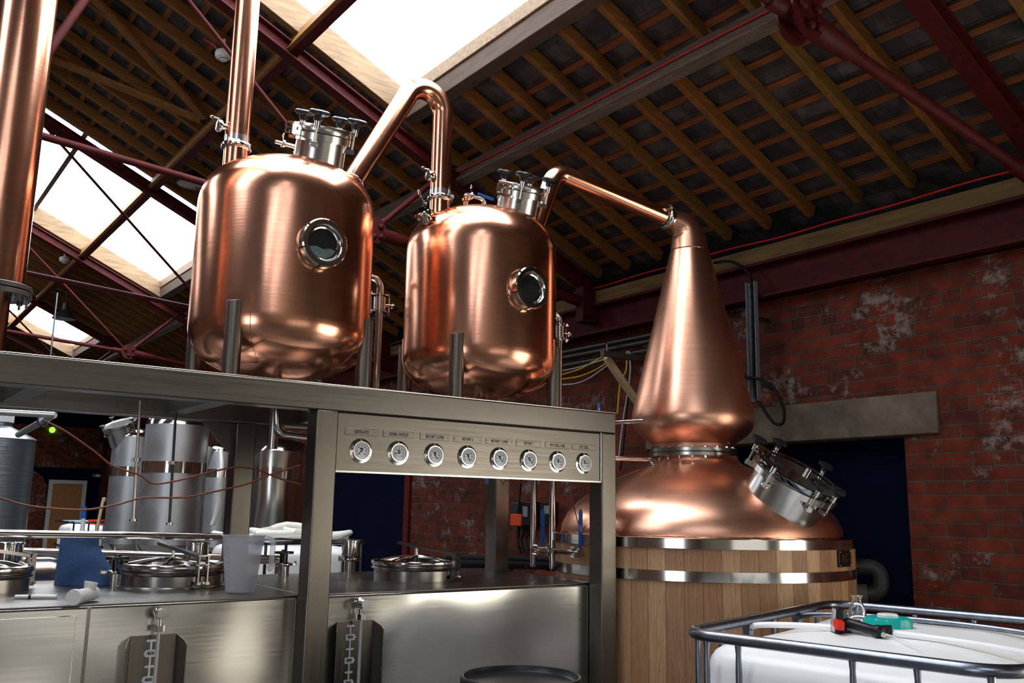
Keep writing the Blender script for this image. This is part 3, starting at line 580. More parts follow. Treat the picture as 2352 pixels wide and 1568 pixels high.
for k in range(8):
    c = PY(gx[k], [1036, 1040, 1044, 1047, 1053, 1057, 1061, 1065][k], GY); c.z = E+.232; F = GY+.008
    R_ = .0525
    gg = obj('dial_gauge', MB().lathe([(0, -.004), (R_*.98, -.004), (R_, -.002), (R_, .002), (R_*.8, .004), (R_*.8, .010), (R_*.77, .0145), (R_*.70, .0145), (R_*.69, .009), (0, .009)], (c.x, F, c.z), (0, -1, 0), 44), POL, ip,
             label='dial gauge under the %s plate' % names[k])
    obj('dial_face', MB().lathe([(0, .0095), (R_*.69, .0095)], (c.x, F, c.z), (0, -1, 0), 40), DIAL, gg)
    mk = MB()
    for j in range(33):
        a = rad(225-270*j/32); r0 = R_*(.55 if j % 4 else .50); r1 = R_*.6
        dv = V((math.cos(a), 0, math.sin(a))); mk.bar(V((c.x, F-.0103, c.z))+dv*r0, V((c.x, F-.0103, c.z))+dv*r1, .0009, .0006, Y_)
    for j in range(40):
        a = rad(225-270*j/40); a2 = rad(225-270*(j+1)/40)
        mk.bar(V((c.x, F-.0103, c.z))+V((math.cos(a), 0, math.sin(a)))*R_*.44, V((c.x, F-.0103, c.z))+V((math.cos(a2), 0, math.sin(a2)))*R_*.44, .0007, .0006, Y_)
    mk.box(c.x-.008, c.x+.006, F-.0106, F-.010, c.z+.006, c.z+.0125)
    obj('dial_markings', mk, INK, gg)
    for j, num in enumerate(('0', '20', '40', '60', '80', '100', '120')):
        a = rad(225-270*j/6); text('dial_number', num, INK, gg, (c.x+math.cos(a)*R_*.36, F-.0102, c.z+math.sin(a)*R_*.36), X_, Z_, .006, .0003)
    a = rad(90-needles[k]); dv = V((math.cos(a), 0, math.sin(a)))
    obj('needle', MB().bar(V((c.x, F-.0115, c.z))-dv*R_*.2, V((c.x, F-.0115, c.z))+dv*R_*.42, .0028, .0008, Y_).lathe([(0, 0), (.004, 0), (.004, .002), (0, .002)], (c.x, F-.011, c.z), (0, -1, 0), 12), INK, gg)
    sc = MB()
    for a in (90, 210, 330):
        sc.lathe([(0, 0), (.0035, 0), (.003, .002), (0, .003)], (c.x+math.cos(rad(a))*R_*.9, F-.003, c.z+math.sin(rad(a))*R_*.9), (0, -1, 0), 10)
    obj('bezel_screws', sc, POL, gg)
    # name plate
    zc = E+.312; pl = obj('name_plate', MB().box(c.x-.077, c.x+.077, F-.0025, F+.001, zc-.0145, zc+.0145), STEEL, ip, bev=.0015, label='engraved %s plate' % names[k])
    text('lettering', names[k], ENGR, pl, (c.x, F-.0028, zc-.0005), X_, Z_, .019, .0002, True, xs=.70)
    s2 = MB()
    for s in (-1, 1): s2.lathe([(0, 0), (.0028, 0), (.0022, .0018), (0, .0025)], (c.x+s*.068, F-.0025, zc), (0, -1, 0), 10)
    obj('plate_screws', s2, POL, pl)

# ================================================================== RETORTS
R1 = .411
PROF = [(R1*math.sin(pi/2*k/22)**.87, .80-.235*math.cos(pi/2*k/22)**.87) for k in range(23)]
PROF += [(R1, .81), (R1, .95), (R1, 1.2), (R1, 1.345)]
PROF += [(R1*math.cos(pi/2*k/24)**.83, 1.355+.258*math.sin(pi/2*k/24)**.83) for k in range(25)]
def dome_z(r):
    p = [q for q in PROF if q[1] > 1.33]
    for a, b in zip(p, p[1:]):
        if b[0] <= r <= a[0]: t = (a[0]-r)/max(1e-6, a[0]-b[0]); return E+a[1]+(b[1]-a[1])*t
    return E+1.61
def knob(par, c, ax, s=1.0):
    ax = V(ax).normalized(); u = ax.orthogonal().normalized(); w = ax.cross(u); mb = MB(); n = 40
    prof = []
    for (rr, h) in ((.006, -.004), (.0115, .0), (.0125, .010), (.021, .013), (.0265, .017), (.0265, .024), (.020, .028), (0, .0285)):
        ring_ = []
        for k in range(n):
            a = 2*pi*k/n; q = rr*(1+(.14*math.cos(5*a) if rr > .018 else 0)); ring_.append(V(c)+ax*(h*s)+(u*math.cos(a)+w*math.sin(a))*q*s)
        prof.append(ring_)
    vs = [v for r_ in prof for v in r_]; fs = [(i*n+k, i*n+(k+1) % n, (i+1)*n+(k+1) % n, (i+1)*n+k) for i in range(len(prof)-1) for k in range(n)]
    mb.add(vs, fs); return obj('clamp_knob', mb, BLK, par, label='black star knob')
def manway(par, c, ax, r, hn, knobs, ref, s=1.0, hinge=None, lidmat=None, ksc=1.0):
    """neck up to hn, flange pair, lid, swing bolts with star knobs; c = neck root centre"""
    ax = V(ax).normalized(); c = V(c)
    nk = obj('manway_neck', MB().lathe([(r, -.1), (r, hn-.012*s), (r*1.13, hn-.012*s), (r*1.13, hn+.016*s), (r*.9, hn+.016*s)], c, ax, 56), POLR, par)
    obj('gasket', MB().lathe([(r*1.09, hn+.015*s), (r*1.11, hn+.0165*s), (r*1.11, hn+.0205*s), (r*1.09, hn+.022*s)], c, ax, 56), GASK, nk)
    H = hn+.020*s
    lid = obj('manway_lid', MB().lathe([(0, H), (r*1.12, H), (r*1.13, H+.003), (r*1.13, H+.027*s), (r*1.11, H+.030*s), (r*1.0, H+.030*s), (r*.96, H+.024*s), (r*.5, H+.024*s), (0, H+.025*s)], c, ax, 56), lidmat or POLR, par)
    u = (V(ref)-ax*V(ref).dot(ax)).normalized(); w = ax.cross(u)
    for a in knobs:
        d = u*math.cos(rad(a))+w*math.sin(rad(a)); p = c+d*(r*1.2+.004*s)
        bolt = obj('swing_bolt', MB().cyl(p+ax*(hn-.035*s), p+ax*(H+.03*s), .0048*s, 12).cyl(p+ax*(H+.015*s), p+ax*(H+.048*s), .0125*s, 16)
                   .obox(p-d*.012*s+ax*(hn-.03*s), d*.022*s, d.cross(ax)*.011*s, ax*.010*s).cyl(p+ax*(hn-.035*s)-d.cross(ax)*.017*s, p+ax*(hn-.035*s)+d.cross(ax)*.017*s, .006*s, 12)
                   .obox(p-d*.016*s+ax*(H+.018*s), d*.016*s, d.cross(ax)*.010*s, ax*.004*s), POL, par)
        knob(bolt, p+ax*(H+.046*s), ax, s*1.0*ksc)
    if hinge is not None:
        d = u*math.cos(rad(hinge))+w*math.sin(rad(hinge)); t = d.cross(ax); p = c+d*(r*1.22)
        obj('lid_hinge', MB().obox(p+ax*(H-.004)+t*.028*s, d*.026*s, t*.006*s, ax*.020*s).obox(p+ax*(H-.004)-t*.028*s, d*.026*s, t*.006*s, ax*.020*s)
            .cyl(p+ax*H-t*.042*s, p+ax*H+t*.042*s, .007*s, 12).obox(p-d*.012*s+ax*(H-.034*s), d*.02*s, t*.034*s, ax*.006*s).obox(p+ax*(H+.02*s), d*.02*s, t*.03*s, ax*.005*s), POL, par)
    return nk
def triclamp(par, c, ax, r, name='pipe_clamp', hd=None):
    ax = V(ax).normalized(); c = V(c)
    o = obj(name, MB().lathe([(r*1.0, -.016), (r*1.05, -.014), (r*1.09, -.009), (r*1.09, .009), (r*1.05, .014), (r*1.0, .016)], c, ax, 40)
            .lathe([(r*1.02, -.011), (r*1.2, -.011), (r*1.24, -.007), (r*1.24, .007), (r*1.2, .011), (r*1.02, .011)], c, ax, 40), POL, par, label='polished clamp ring')
    d = V(hd).normalized() if hd else ax.orthogonal().normalized(); t = d.cross(ax).normalized()
    p = c+d*(r*1.28)
    obj('wing_nut', MB().cyl(p-t*.02, p+t*.026, .005, 10).obox(p-t*.012, d*.012, t*.005, ax*.010).obox(p+t*.012, d*.012, t*.005, ax*.010).cyl(p+t*.02, p+t*.03, .009, 8).obox(p+t*.032+ax*.008, t*.002, ax*.009, d*.006), POL, o)
    return o
def butterfly_fit(par, c, ax, s=1.0, hd=(1, 0, 0)):
    """small hygienic stub with clamp and looped wing nut"""
    c, ax = V(c), V(ax).normalized(); d = V(hd).normalized(); t = ax.cross(d).normalized()
    o = obj('hygienic_port', MB().cyl(c-ax*.03, c+ax*.03*s, .017*s, 18).lathe([(.017*s, .018*s), (.03*s, .02*s), (.032*s, .026*s), (.032*s, .036*s), (.03*s, .042*s), (0, .044*s)], c, ax, 26), POL, par)
    p = c+ax*.03*s+d*.038*s
    obj('wing_nut', MB().cyl(p-t*.018*s, p+t*.018*s, .004*s, 8).cyl(p, p+ax*.03*s, .0035*s, 8).tube([p+ax*.03*s+(d*math.cos(a)*.6+ax*(1+math.sin(a)))*.011*s for a in [2*pi*k/12 for k in range(12)]], .003*s, 8, closed=True).obox(p, d*.008*s, t*.006*s, ax*.006*s), POL, o)
    return o
def elbow_valve(par, c, s=1.0):
    """elbow + butterfly valve cluster on the retort crown"""
    c = V(c); o = obj('vent_elbow', MB().tube(fillet([c, c+Z_*.07*s, c+Z_*.07*s-X_*.09*s], .035*s), .0155*s, 14).lathe([(.0155*s, 0), (.025*s, .002), (.025*s, .012), (.0155*s, .014)], c+Z_*.015, Z_, 22), POL, par)
    q = c+Z_*.07*s-X_*.09*s; obj('vent_clamp', MB().lathe([(.012, 0), (.026*s, .002), (.028*s, .008), (.026*s, .014), (.012, .016)], q, (-1, 0, 0), 22).cyl(q-X_*.01+Z_*.02, q-X_*.01+Z_*.05*s, .0035, 8)
        .tube([q-X_*.01+Z_*(.05*s+.008)+(Y_*math.cos(a)*.7+Z_*math.sin(a))*.009 for a in [2*pi*k/12 for k in range(12)]], .003, 8, closed=True).cyl(q-X_*.016, q-X_*.05, .014*s, 14), POL, o)
    return o
def pad_mb(pf, c, a0, a1, n=12):
    loop = pf+[(r-.012, z) for r, z in reversed(pf)]; m = len(loop); vs = []
    for k in range(n+1):
        a = a0+(a1-a0)*k/n; vs += [V(c)+V((math.cos(a)*r, math.sin(a)*r, z)) for r, z in loop]
    fs = [(k*m+i, k*m+(i+1) % m, (k+1)*m+(i+1) % m, (k+1)*m+i) for k in range(n) for i in range(m)]+[tuple(range(m)), tuple(n*m+i for i in reversed(range(m)))]
    return MB().add(vs, fs)
def retort(cx, cy, label, sg, man, manr, knobs, hinge):
    t = thing('copper_retort', label, 'copper retort', (cx, cy, GT))
    body = obj('vessel_body', MB().lathe([(r, E+z) for r, z in PROF], (cx, cy, 0), Z_, 96), COPPER, t, ang=30)
    for sx, sy in ((-1, -1), (1, -1), (-1, 1), (1, 1)):
        lx, ly = cx+sx*.308, cy+sy*.259; ltop = E+.872
        vs = MB(); n = 28; rr = .0375
        d = V((sx*.289, sy*.243, 0)).normalized(); tt = d.cross(Z_)
        ring0 = [V((lx, ly, GT-.012))+(d*math.cos(2*pi*k/n)+tt*math.sin(2*pi*k/n))*rr for k in range(n)]
        ring1 = [V((v.x, v.y, ltop-.012*(1+math.cos(2*pi*k/n)))) for k, v in enumerate(ring0)]
        vs.add(ring0+ring1, [(k, (k+1) % n, (k+1) % n+n, k+n) for k in range(n)]+[tuple(range(n, 2*n)), tuple(reversed(range(n)))])
        obj('leg', vs, POLR if False else STEEL_V, t, label='brushed steel tube leg')
        a = math.atan2(sy*.243, sx*.289)
        pf = [(r+.004, E+z) for r, z in PROF if .60 < z < .81 and r < R1*1.001]+[(R1+.004, E+.885)]
        obj('mounting_pad', pad_mb(pf, (cx, cy, 0), a-.185, a+.185), COPPER_PIPE, t, label='copper pad welded behind the leg')
    obj('bottom_outlet', MB().cyl((cx, cy, GT-.25), (cx, cy, E+.57), .022, 18), POLR, t)
    if sg:
        c = PY(*sg, cy-R1-.052); f = c.y; ax = V((.06, -1, -.02)).normalized(); c0 = V(c)-ax*.03
        rr = .109
        obj('sight_glass_collar', MB().lathe([(rr*1.08, -.16), (rr*.96, -.06), (rr*.9, -.035), (rr*.86, -.02)], c0, ax, 48), COPPER_PIPE, t, label='flared copper collar')
        sgo = obj('sight_glass_flange', MB().lathe([(rr*.62, -.05), (rr*.9, -.05), (rr*.96, -.046), (rr*.97, -.008), (rr, -.004), (rr, .024), (rr*.95, .030), (rr*.76, .030), (rr*.70, .022), (rr*.67, .012), (rr*.62, .010), (rr*.62, -.05)], c0, ax, 60), POL, t)
        u = V((1, 0, 0)); u = (u-ax*u.dot(ax)).normalized(); w = ax.cross(u); nt_ = MB()
        for a in range(0, 360, 60):
            d = u*math.cos(rad(a+20))+w*math.sin(rad(a+20)); nt_.obox(c0+d*rr*.985+ax*.012, d*.004, d.cross(ax)*.004, ax*.0185)
        obj('notches', nt_, GASK, sgo, label='dark spanner notches round the ring')
        obj('glass_pane', MB().lathe([(0, .006), (rr*.64, .006)], c0, ax, 48), DARKGLASS, sgo)
        if cx < 2:
            poly = [(rr*.60*math.cos(a), rr*.60*math.sin(a)) for a in [rad(200+140*k/16) for k in range(17)]]+[(.035, -.016), (.0, -.024), (-.03, -.016)]
            obj('condensation_patch', MB().prism(poly, c0+ax*.0062, u, -w if w.z < 0 else w, ax*.0006), FROST, sgo, label='grey condensation in the lower half of the glass')
    # manway
    m0 = V(man); manway(t, m0, (-.05, -.36, .93), manr, .118, knobs, X_, 1.15, hinge, ksc=1.45)
    return t, body
C1 = (1.585, 4.04); C2 = (2.71, 4.04)
def on_dome(px, py, C, Y):      # crown point seen at pixel column px, on the plane Y
    p = PY(px, py, Y); r = math.hypot(p.x-C[0], Y-C[1]); return V((p.x, Y, dome_z(min(r, .4))))
ma = on_dome(731, 368, C1, 3.90); mb2 = on_dome(1186, 480, C2, 3.93)
t1, b1 = retort(*C1, 'left copper retort with misted round sight glass, below the tall copper riser', (748, 557), ma, .118, (112, 236, 37, 340), 186)
t2, b2 = retort(*C2, 'right copper retort with sight glass nearest the pot still', (1224, 660), mb2, .118, (103, 236, 40, 322), 200)
# extra ports on the crowns
elbow_valve(t1, PY(682, 352, 4.1)-Z_*.02, .72); obj('port_stub', MB().cyl(PY(682, 352, 4.1)-Z_*.12, PY(682, 352, 4.1), .012, 14), POL, t1)
butterfly_fit(t2, on_dome(985, 480, C2, 4.0)+V((-.0, 0, -.02)), (-.55, 0, .83), 1.5, (0, 0, 1))
elbow_valve(t2, PY(1112, 474, 4.12)-Z_*.02, .9); obj('port_stub', MB().cyl(PY(1112, 474, 4.12)-Z_*.1, PY(1112, 474, 4.12), .015, 14), POL, t2)
c = PY(1070, 474, 4.1); obj('relief_port', MB().cyl(c-Z_*.1, c+Z_*.03, .014, 14).cyl(c+Z_*.03, c+Z_*.045, .022, 14).ball(c+Z_*.06, .014, 8), COPPER_PIPE, t2)
c = on_dome(1105, 455, C2, 4.25); p1 = PY(1098, 445, 4.25); p2 = PY(1133, 458, 4.25)
obj('valve_lever', MB().bar(p1, p2, .018, .008, (0, 1, .3)), BLUE_H, t2, label='blue valve lever')

# ================================================================== COPPER PIPEWORK
RP = .0575
# riser from retort 1
rb = on_dome(541, 372, C1, 4.08); 
rt = V((rb.x, rb.y, 6.0))
ri = thing('copper_riser', 'tall vertical copper pipe rising from the left retort out of the picture', 'copper pipe', tuple(rb-Z_*.02))
cz = PY(541, 338, rb.y).z
obj('pipe', MB().cyl(rb-Z_*.05, V((rb.x, rb.y, 4.95)), RP, 36), COPPER_PIPE, ri)
obj('steel_ferrule', MB().cyl(V((rb.x, rb.y, cz)), V((rb.x, rb.y, cz+.05)), RP*1.012, 36), POLR, ri)
triclamp(ri, (rb.x, rb.y, cz), Z_, RP, hd=(-.4, -1, 0))
q = V((rb.x-.03, rb.y, cz+.085)); butterfly_fit(ri, q-X_*.03, (-1, 0, 0), .9, (0, 0, 1))
obj('ceiling_bend', MB().tube(fillet([V((rb.x, rb.y, 4.94)), V((rb.x, rb.y, 5.2)), V((rb.x-.4, rb.y, 5.25))], .12), RP, 24), COPPER_PIPE, ri)
# lyne arm from retort 1 to retort 2
a0 = PY(812, 412, 4.04); cr = PY(1021, 88, 4.04); e0 = PY(1009, 505, 4.04)
d1 = (a0-cr); la = thing('lyne_arm', 'arched copper lyne arm linking the left retort up and over to the right retort', 'copper pipe', tuple(a0))
xv = e0.x; la_k = V((xv, 4.04, a0.z+(xv-a0.x)*(PY(934, 222, 4.04).z-a0.z)/(PY(934, 222, 4.04).x-a0.x))); path = fillet([a0-(la_k-a0).normalized()*.16, V((xv, 4.04, a0.z+(xv-a0.x)*(PY(934, 222, 4.04).z-a0.z)/(PY(934, 222, 4.04).x-a0.x))), V((xv, 4.04, dome_z(abs(xv-C2[0]))-.05))],     .118, 18)
obj('pipe', MB().tube(path, RP*.96, 36), COPPER_PIPE, la)
obj('weld_collar', MB().lathe([(RP*1.03, 0), (RP*1.05, .004), (RP*1.03, .008)], a0-(la_k-a0).normalized()*.012, path[1]-path[0], 36), POLR, la)
cz = PY(1012, 457, 4.04).z
obj('steel_ferrule', MB().cyl(V((xv, 4.04, cz)), V((xv, 4.04, cz+.045)), RP*1.0, 36), POLR, la)
triclamp(la, (xv, 4.04, cz), Z_, RP*.97, hd=(.3, -1, 0))
butterfly_fit(la, V((xv-.05, 4.03, cz+.11)), (-1, 0, 0), .9, (0, 0, 1))
# pot still geometry
SC = (4.114, 3.767); SD = math.hypot(*SC); sr = V((SC[1], -SC[0], 0)).normalized(); st = V((-SC[0], -SC[1], 0)).normalized()
HC = V((SC[0], SC[1], 0))-sr*.032                      # neck and head axis
DCc = V((SC[0], SC[1], 0))-sr*.012
hp = (HC.x, HC.y)
A = PP(1236, 505, C2, hp); K = PP(1275, 393, C2, hp); B_ = PP(1529, 498, C2, hp)
l2 = thing('lyne_arm', 'bent copper lyne arm sloping from the right retort down to the pot still head', 'copper pipe', tuple(A))
dd = (B_-K).normalized()
path = fillet([A-(K-A).normalized()*.06, K, B_], .085, 14)
obj('pipe', MB().tube(path, RP*.93, 36), COPPER_PIPE, l2)
obj('steel_ferrule', MB().cyl(B_-dd*.012, B_+dd*.05, RP*.97, 36), POLR, l2)
triclamp(l2, B_+dd*.01, dd, RP*1.12, hd=(-.5, -1, .8))

# ================================================================== POT STILL
ps = thing('pot_still', 'large copper pot still with onion base, bolted neck and tall conical head', 'pot still', (SC[0], SC[1], E-.15))
dome = [(.80, -.17), (.803, -.13), (.797, -.08), (.768, -.02), (.705, .05), (.61, .12), (.50, .178), (.40, .222), (.33, .250), (.285, .268), (.255, .285), (.240, .305), (.236, .325)]
obj('onion_base', MB().lathe([(r, E+z) for r, z in dome], (DCc.x, DCc.y, 0), Z_, 128), COPPER_STILL, ps, ang=30)
fl = obj('neck_flange', MB().ring((HC.x, HC.y, E+.318), Z_, .2, .254, .022, 72).ring((HC.x, HC.y, E+.344), Z_, .2, .254, .022, 72), POLR, ps)
obj('gasket', MB().ring((HC.x, HC.y, E+.339), Z_, .2, .25, .006, 72), GASK, fl)
for k in range(20):
    a = 2*pi*k/20+.1; p = V((HC.x+math.cos(a)*.24, HC.y+math.sin(a)*.24, E+.318))
    obj('flange_bolt', MB().hexn(p-Z_*.012, Z_, .010, .012).lathe([(.0085, -.012), (.0085, -.018), (.005, -.024), (0, -.026)], p, Z_, 10).hexn(p+Z_*.048, Z_, .010, .008), POL, fl)
def hz(px, py): p = PH(px, py, math.hypot(HC.x, HC.y)); return p.z-E
zc1 = hz(1604, 945); ztp = hz(1591, 578)
RB, RT = .363, .118
head = [(.236, .366), (.240, .39), (.262, .41), (.305, .437), (.338, .468), (.357, .503), (RB, .54), (RB-.002, .56), (RB-.005, zc1-.005 if zc1 > .57 else .575)]
zb_ = head[-1][1]
n_ = 10
head += [(RB-.005+(RT-RB+.005)*k/n_, zb_+(ztp-zb_)*k/n_) for k in range(1, n_+1)]
obj('conical_head', MB().lathe([(r, E+z) for r, z in head], (HC.x, HC.y, 0), Z_, 96), COPPER_STILL, ps, ang=30)
# swan neck elbow, flaring down onto the cone
P0 = B_+dd*.045; Pt = V((HC.x, HC.y, E+ztp)); hd_ = (V((C2[0], C2[1], 0))-V((HC.x, HC.y, 0))).normalized()
ctrl = []
n_ = 18; h1 = .13; h2 = .17
for k in range(n_+1):
    t = k/n_; a_ = P0; b_ = P0+dd*h1*.75; c_ = Pt+Z_*h2*.8; d_ = Pt-Z_*.006
    ctrl.append(a_*(1-t)**3+b_*3*t*(1-t)**2+c_*3*t*t*(1-t)+d_*t**3)
rr = [RP*.97+(RT-RP*.97)*(min(1, k/n_)**.85) for k in range(n_+1)]
obj('swan_neck', MB().tube(ctrl, rr, 48, cap=False), COPPER_STILL, ps, ang=60)
obj('seam', MB().lathe([(RT+.002, -.003), (RT+.004, 0), (RT+.002, .003)], Pt, Z_, 60), COPPER_PIPE, ps, label='rough welded seam ring where the swan neck joins the cone')
# big tilted manway
nrm = (sr*.46+Z_*.83+st*.31).normalized()
mc_ = PH(1829, 1096, SD-.46)
manway(ps, mc_-nrm*.19, nrm, .212, .165, (215, 152, 262, 330, 25, 50), st, 1.15, 238, ksc=1.3, lidmat=pbr('dark_lid_mirror', (.30, .34, .34), .1, 1))
c = PH(1878, 1066, SD-.28)
obj('lid_knob_stub', MB().cyl(mc_+nrm*.02+sr*.05+Z_*.0-st*.1, mc_+nrm*.06+sr*.05-st*.1, .018, 16), POL, ps)
# outlet stub on the shoulder (pipe with elbow)
q0 = PH(1499, 1075, SD-.12); q1 = V((q0.x, q0.y, q0.z+.05)); q2 = PY(1380, 1050, q0.y+.06)
obj('shoulder_pipe', MB().tube(fillet([q0-Z_*.02, q1, q2], .03), .014, 14), POL, ps)
obj('shoulder_fitting', MB().cyl(q0-Z_*.01, q0+Z_*.012, .028, 18).cyl(q0+Z_*.018, q0+Z_*.024, .03, 18), POL, ps)
# wooden surround
tb = thing('wooden_tub', 'round oak-stave tub with steel hoops surrounding the copper pot still', 'tub', (SC[0], SC[1], 0))
TR_ = .848; zr1 = E-.128; 
obj('staves', MB().lathe([(TR_, 0.0), (TR_, zr1-.01), (TR_-.03, zr1-.01)], (SC[0], SC[1], 0), Z_, 128), STAVES, tb)
obj('top_rim', MB().lathe([(.79, zr1-.02), (.79, zr1), (TR_+.006, zr1), (TR_+.012, zr1-.004), (TR_+.012, zr1-.052), (TR_, zr1-.054)], (SC[0], SC[1], 0), Z_, 128), POL, tb, label='polished steel rim')
wb = [V((DCc.x+math.cos(a)*.806, DCc.y+math.sin(a)*.806, zr1+.003+.0012*math.sin(k*2.1))) for k, a in enumerate([2*pi*j/240 for j in range(240)])]
obj('weld_bead', MB().tube(wb, .0045, 6, closed=True), COPPER_PIPE, tb)
zh = PH(1690, 1314, SD-TR_).z
obj('hoop', MB().lathe([(TR_, zh), (TR_+.010, zh-.002), (TR_+.010, zh-.052), (TR_, zh-.054)], (SC[0], SC[1], 0), Z_, 128), POL, tb)
obj('hoop', MB().lathe([(TR_, .5), (TR_+.010, .498), (TR_+.010, .448), (TR_, .446)], (SC[0], SC[1], 0), Z_, 128), POL, tb)
pc = PH(1917, 1281, SD-.36); dv = V((pc.x-SC[0], pc.y-SC[1], 0)).normalized(); pc = V((SC[0], SC[1], 0))+dv*(TR_+.004)+Z_*pc.z; tv = Z_.cross(dv)
pq = obj('maker_plaque', MB().obox(pc, tv*.076, dv*.006, Z_*.043), PLQ, tb, bev=.004)
lg_ = MB()
def uarc(r, h):      # U-shaped scroll in the plaque's left half
    return [pc+dv*.0068+tv*(-.014+x)+Z_*z for x, z in [(-r, h)]+[(-r*math.cos(pi*k/12), -.006-r*math.sin(pi*k/12)) for k in range(13)]+[(r, h)]]
lg_.tube(uarc(.012, .016), .0009, 6).tube(uarc(.021, .022), .0009, 6).tube([pc+dv*.0068+tv*(-.026+.004*k)+Z_*(.021-.010*math.sin(k*.35)) for k in range(8)], .0009, 6)
for k in range(2): lg_.obox(pc+dv*.0065+tv*.024-Z_*(.004+.011*k), tv*.014, dv*.0005, Z_*.002)
for k in range(2): lg_.tube([pc+dv*.0068+tv*(.010+.018*k+math.cos(a)*.006)+Z_*(.018+math.sin(a)*.007) for a in [2*pi*q/14 for q in range(14)]], .0008, 6, closed=True)
obj('plaque_emblem', lg_, PLQT, pq)
s2 = MB()
for i in (-1, 1):
    for j in (-1, 1): s2.ball(pc+dv*.007+tv*i*.066+Z_*j*.034, .004, 6)
obj('rivets', s2, POL, pq)
# black drain pipe right of tub
q = [PH(1945, 1362, 5.78), PH(2024, 1364, 5.78), PH(2022, 1303, 5.78), PH(1945, 1300, 5.78)]
bp = thing('black_waste_pipe', 'dull black bent waste pipe leaving the right side of the wooden tub', 'pipe', tuple(q[1]-Z_*.05))
obj('pipe', MB().tube(fillet(q, .06), .046, 20), pbr('black_pipe', (.03, .03, .028), .45), bp)
obj('socket', MB().cyl(q[0], q[0]+(q[1]-q[0])*.6, .054, 24), pbr('grey_socket', (.12, .12, .11), .5), bp)

# ================================================================== LEFT COLUMN
cc = PY(26, 300, 4.0); lc = thing('copper_column', 'thick copper column at the left edge standing on a bolted flange', 'copper column', (cc.x, 4.0, GT))
zf = PY(10, 668, 4.0).z
obj('shell', MB().cyl((cc.x, 4.0, zf), (cc.x, 4.0, 5.0), .112, 56), COPPER_PIPE, lc)
fo = obj('base_flange', MB().ring((cc.x, 4.0, zf-.028), Z_, .05, .142, .02, 48).ring((cc.x, 4.0, zf-.004), Z_, .05, .142, .02, 48), pbr('dull_flange', (.13, .12, .12), .4, .9), lc)
for k in range(12):
    a = 2*pi*k/12; p = V((cc.x+math.cos(a)*.125, 4.0+math.sin(a)*.125, zf-.028)); obj('flange_bolt', MB().hexn(p-Z_*.012, Z_, .011, .012).cyl(p-Z_*.03, p, .005, 8), GALV, fo)
obj('lower_pipe', MB().cyl((cc.x, 4.0, GT-.01), (cc.x, 4.0, zf), .068, 36), copper_mat('dark_copper', (.30, .16, .10), .25, .3, .1), lc)

# ================================================================== RETURN PIPES BESIDE THE RETORTS
def return_pipe(px_top, py_top, px_v, py_v, Yp, label):
    top = PY(px_v, py_top, Yp); xv = PY(px_v, py_v, Yp).x
    t = thing('return_pipe', label, 'pipe', (xv, Yp, GT))
    zt_ = PY(px_v, py_top, Yp).z; zv = PY(px_v, py_v, Yp).z
    obj('pipe', MB().tube(fillet([V((xv-.16, Yp, zt_)), V((xv, Yp, zt_)), V((xv, Yp, GT-.3))], .052), .0195, 18), POL, t)
    v = obj('sight_valve', MB().cyl((xv, Yp, zv-.035), (xv, Yp, zv+.035), .032, 22), POLR, t)
    for s in (-1, 1):
        obj('valve_flange', MB().lathe([(0, 0), (.04, 0), (.04, .009), (0, .009)], (xv, Yp, zv+s*.045-.0045), Z_, 24).box(xv-.062, xv+.062, Yp-.012, Yp+.012, zv+s*.045-.004, zv+s*.045+.004), POL, v)
    b = MB()
    for s in (-1, 1): b.cyl((xv+s*.055, Yp, zv-.06), (xv+s*.055, Yp, zv+.06), .005, 8).hexn(V((xv+s*.055, Yp, zv+.05)), Z_, .009, .008).hexn(V((xv+s*.055, Yp, zv-.058)), Z_, .009, .008)
    obj('tie_bolts', b, POL, v)
    obj('valve_spindle', MB().cyl((xv+.03, Yp, zv-.005), (xv+.085, Yp, zv-.005), .009, 12).hexn(V((xv+.075, Yp, zv-.005)), X_, .014, .01), POL, v)
    obj('blue_lever', MB().bar((xv+.04, Yp+.01, zv-.062), (xv-.01, Yp+.06, zv-.075), .018, .006), BLUE_H, v, label='blue lever mostly hidden behind the valve')
return_pipe(858, 640, 872, 697, 4.32, 'thin polished steel return pipe with valve rising right of the left retort')
return_pipe(1276, 722, 1285, 762, 4.32, 'thin polished steel return pipe with valve rising right of the right retort')
# bent pipe under the gantry, left of the post
q = [PY(637, 925, 3.95), PY(637, 992, 3.95), PY(760, 1008, 3.95)]
obj('bent_drain_pipe', MB().tube(fillet(q, .05), .0175, 18), POL, loc=tuple(q[1]), label='bent polished steel drain pipe hanging under the gantry left of the main post', cat='pipe')

# ================================================================== LOW SQUARE TANKS
TF = 3.645; TZ = E-.364; TB = 4.80
def sqtank(x0, x1, label, rx=None):
    t = thing('square_tank', label, 'steel tank', (x0, TF, 0))
    obj('shell', MB().box(x0, x1, TF, TB, .02, TZ-.004), STEEL_TANK, t, bev=.012, seg=3)
    obj('top_plate', MB().box(x0, x1, TF+.002, TB, TZ-.006, TZ), STEEL_TOP, t, bev=.002)
    return t
XS_ = PZ(667, 1359, TZ).x
tkl = sqtank(-.9, XS_-.004, 'left low rectangular stainless tank with two round hatches and a 450 litre scale')
tkr = sqtank(XS_+.006, 3.27, 'right low rectangular stainless tank with shiny front and a 900 litre scale')
